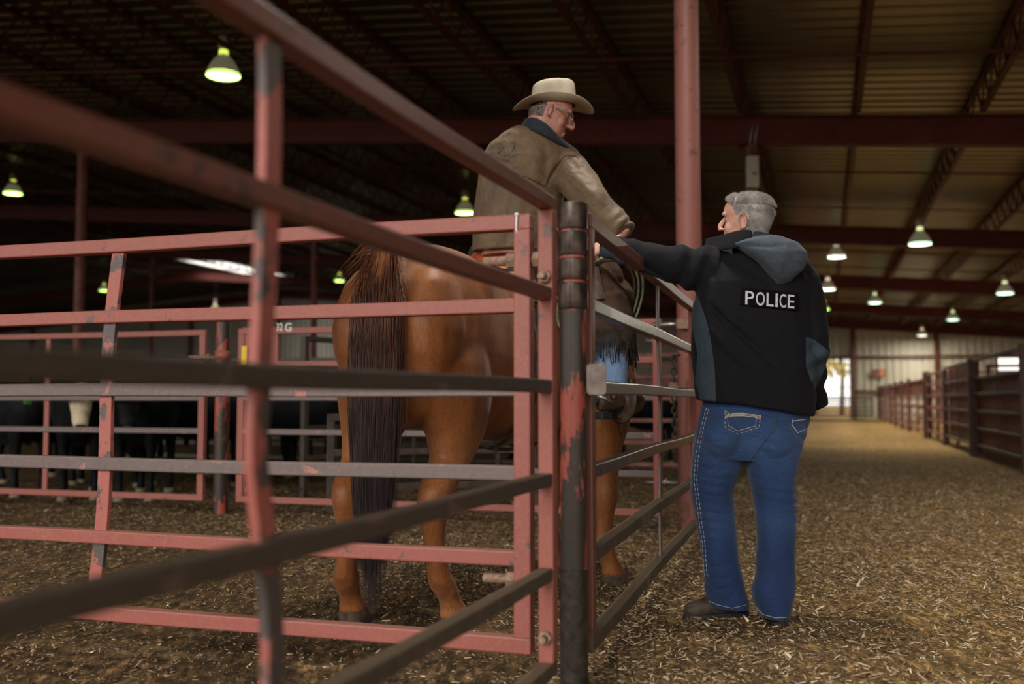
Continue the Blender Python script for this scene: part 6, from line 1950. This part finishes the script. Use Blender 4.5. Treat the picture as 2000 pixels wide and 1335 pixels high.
def cow_head(mb):
    mb.tube([(.76, 0, 1.04), (.82, 0, 1.02), (.90, 0, .94), (.98, 0, .84), (1.05, 0, .75), (1.08, 0, .71)], [(.09, .085), (.115, .105), (.108, .10), (.082, .08), (.072, .066), (.055, .05)], 20, up=(1, 0, .6))
    for s in (-1, 1):
        mb.tube([(.80, s * .08, 1.03), (.79, s * .17, 1.03), (.79, s * .25, 1.00)], [(.03, .03), (.03, .055), (.008, .012)], 10, up=(0, 0, 1))
cb_mesh = blob(cow_meshes(), 'body', M['black_hide'], None, .016, 5); me_body = cb_mesh.data; bpy.data.objects.remove(cb_mesh)
mb = MB(); cow_head(mb); ch_ = blob(mb, 'head', M['black_hide'], None, .011, 4); me_head = ch_.data; bpy.data.objects.remove(ch_)
me_white = me_head.copy(); me_white.materials[0] = M['white_hide']
mb = MB(); mb.ball((1.075, 0, .725), (.030, .052, .034), 14, Euler((0, .6, 0)).to_matrix()); me_nose = mb.build('x', M['nose_dark'], smooth=True); q_ = me_nose; me_nose = q_.data; bpy.data.objects.remove(q_)
me_eyes = []
for y in (.097, -.097):
    mb = MB(); mb.ball((.92, y, .955), .014, 10); q_ = mb.build('x', M['nose_dark'], smooth=True); me_eyes.append(q_.data); bpy.data.objects.remove(q_)
M['pale_hoof'] = noisy('pale_hoof', (0.18, 0.14, 0.09), (0.3, 0.24, 0.16), 30, .7)
me_hoofs = []
for x, s in ((.43, 1), (.43, -1), (-.51, 1), (-.51, -1)):
    mb = MB(); mb.loft([(Vector((x, s * .14, .05)), Vector((0, .045, 0)), Vector((.05, 0, 0))), (Vector((x + .01, s * .14, .0)), Vector((0, .055, 0)), Vector((.065, 0, 0)))], 16)
    q_ = mb.build('x', M['pale_hoof'], smooth=True); me_hoofs.append(q_.data); bpy.data.objects.remove(q_)

mb = MB(); mb.tube([(-.70, 0, 1.0), (-.76, 0, .9), (-.77, 0, .6), (-.76, 0, .35)], [.025, .02, .014, .035], 8); q_ = mb.build('x', M['black_hide'], smooth=True); me_tail = q_.data; bpy.data.objects.remove(q_)
mb = MB(); mb.box((0, 0, 0), (.012, .07, .085)); q_ = mb.build('x', M['yellow'], bevel=.01); me_tag = q_.data; me_tagg = me_tag.copy(); me_tagg.materials[0] = M['green_tag']; bpy.data.objects.remove(q_)
def cow(p, rz, lab, white=False, tagc=None, grp=None, k=1.0, bend=0.0, tside=1):
    t = thing('calf', lab, 'calf', p, rz, grp); t.scale = (k, k, k)
    def add(nm, me):
        o = bpy.data.objects.new(nm, me); COL.objects.link(o); o.parent = t; return o
    add('body', me_body); h = add('head', me_white if white else me_head); 
    hs = [h, add('nose', me_nose), add('eye', me_eyes[0]), add('eye', me_eyes[1])]
    for o in hs:
        o.location = Vector((.72, 0, .98)) - Matrix.Rotation(bend, 3, 'Z') @ Vector((.72, 0, .98)); o.rotation_euler = (0, 0, bend)
    [add('hoof', m_) for m_ in me_hoofs]; add('tail', me_tail)
    if tagc:
        g = add('ear_tag', me_tag if tagc == 'yellow' else me_tagg)
        g.location = Matrix.Rotation(bend, 3, 'Z') @ Vector((.08, tside * .21, -.03)) + Vector((.72, 0, .98))
    return t
def gpos(px, Y): q = at(px, 800, Y); return Vector((q.x, q.y, 0))
def face_cam(p): return math.atan2(-p.y, -p.x)
cows = [(158, 9.85, 0, 'black calf with a white face looking over the rail at the far left', True, None, 1.0, 0.0, 1),
        (15, 10.1, .5, 'black calf with a green ear tag at the left edge of the picture', False, 'green', 1.0, -.2, -1),
        (85, 11.3, 1.2, 'black calf with its head lowered between the green-tagged and white-faced calves', False, None, .92, .3, 1),
        (285, 9.75, -.2, 'black calf facing the gate with a yellow tag in its ear', False, 'yellow', 1.0, .2, -1),
        (375, 10.9, 1.1, 'black calf standing sideways behind the post in the middle distance', False, None, 1.05, 0, 1),
        (590, 10.5, 1.45, 'large black calf standing sideways right of the blurred upright bar', False, None, 1.1, 0, 1),
        (655, 15.6, .5, 'black calf with a round yellow tag left of the horse tail', False, 'yellow', 1.0, .0, 1),
        (940, 14.6, -1.2, 'black calf far behind the horse belly', False, None, 1.0, 0, 1),
        (1255, 15.0, .8, 'black calf with a yellow tag far behind the rider boot', False, 'yellow', 1.0, 0, -1),
        (1322, 17.8, -.9, 'black calf seen beside the latch chain', False, 'yellow', 1.0, 0, 1)]
cows += [(40, 14.2, 1.5, 'black calf in the back of the pen at far left', False, None, 1.1, 0, 1),
         (200, 12.7, 1.6, 'black calf standing sideways right behind the white-faced calf', False, None, 1.1, 0, 1),
         (330, 16.4, 1.5, 'black calf in the back of the pen, left of the middle post', False, None, 1.1, 0, 1),
         (500, 12.7, 1.7, 'black calf hidden mostly by the blurred upright bar', False, None, 1.1, 0, 1),
         (660, 12.3, 1.5, 'black calf standing sideways just left of the horse tail', False, None, 1.1, 0, 1)]
for (px, Y, dr, lab, wh, tg, k, bd, ts) in cows:
    p = gpos(px, Y); cow(p, face_cam(p) + dr, lab, wh, tg, 'calves in the pens', k, bd, ts)
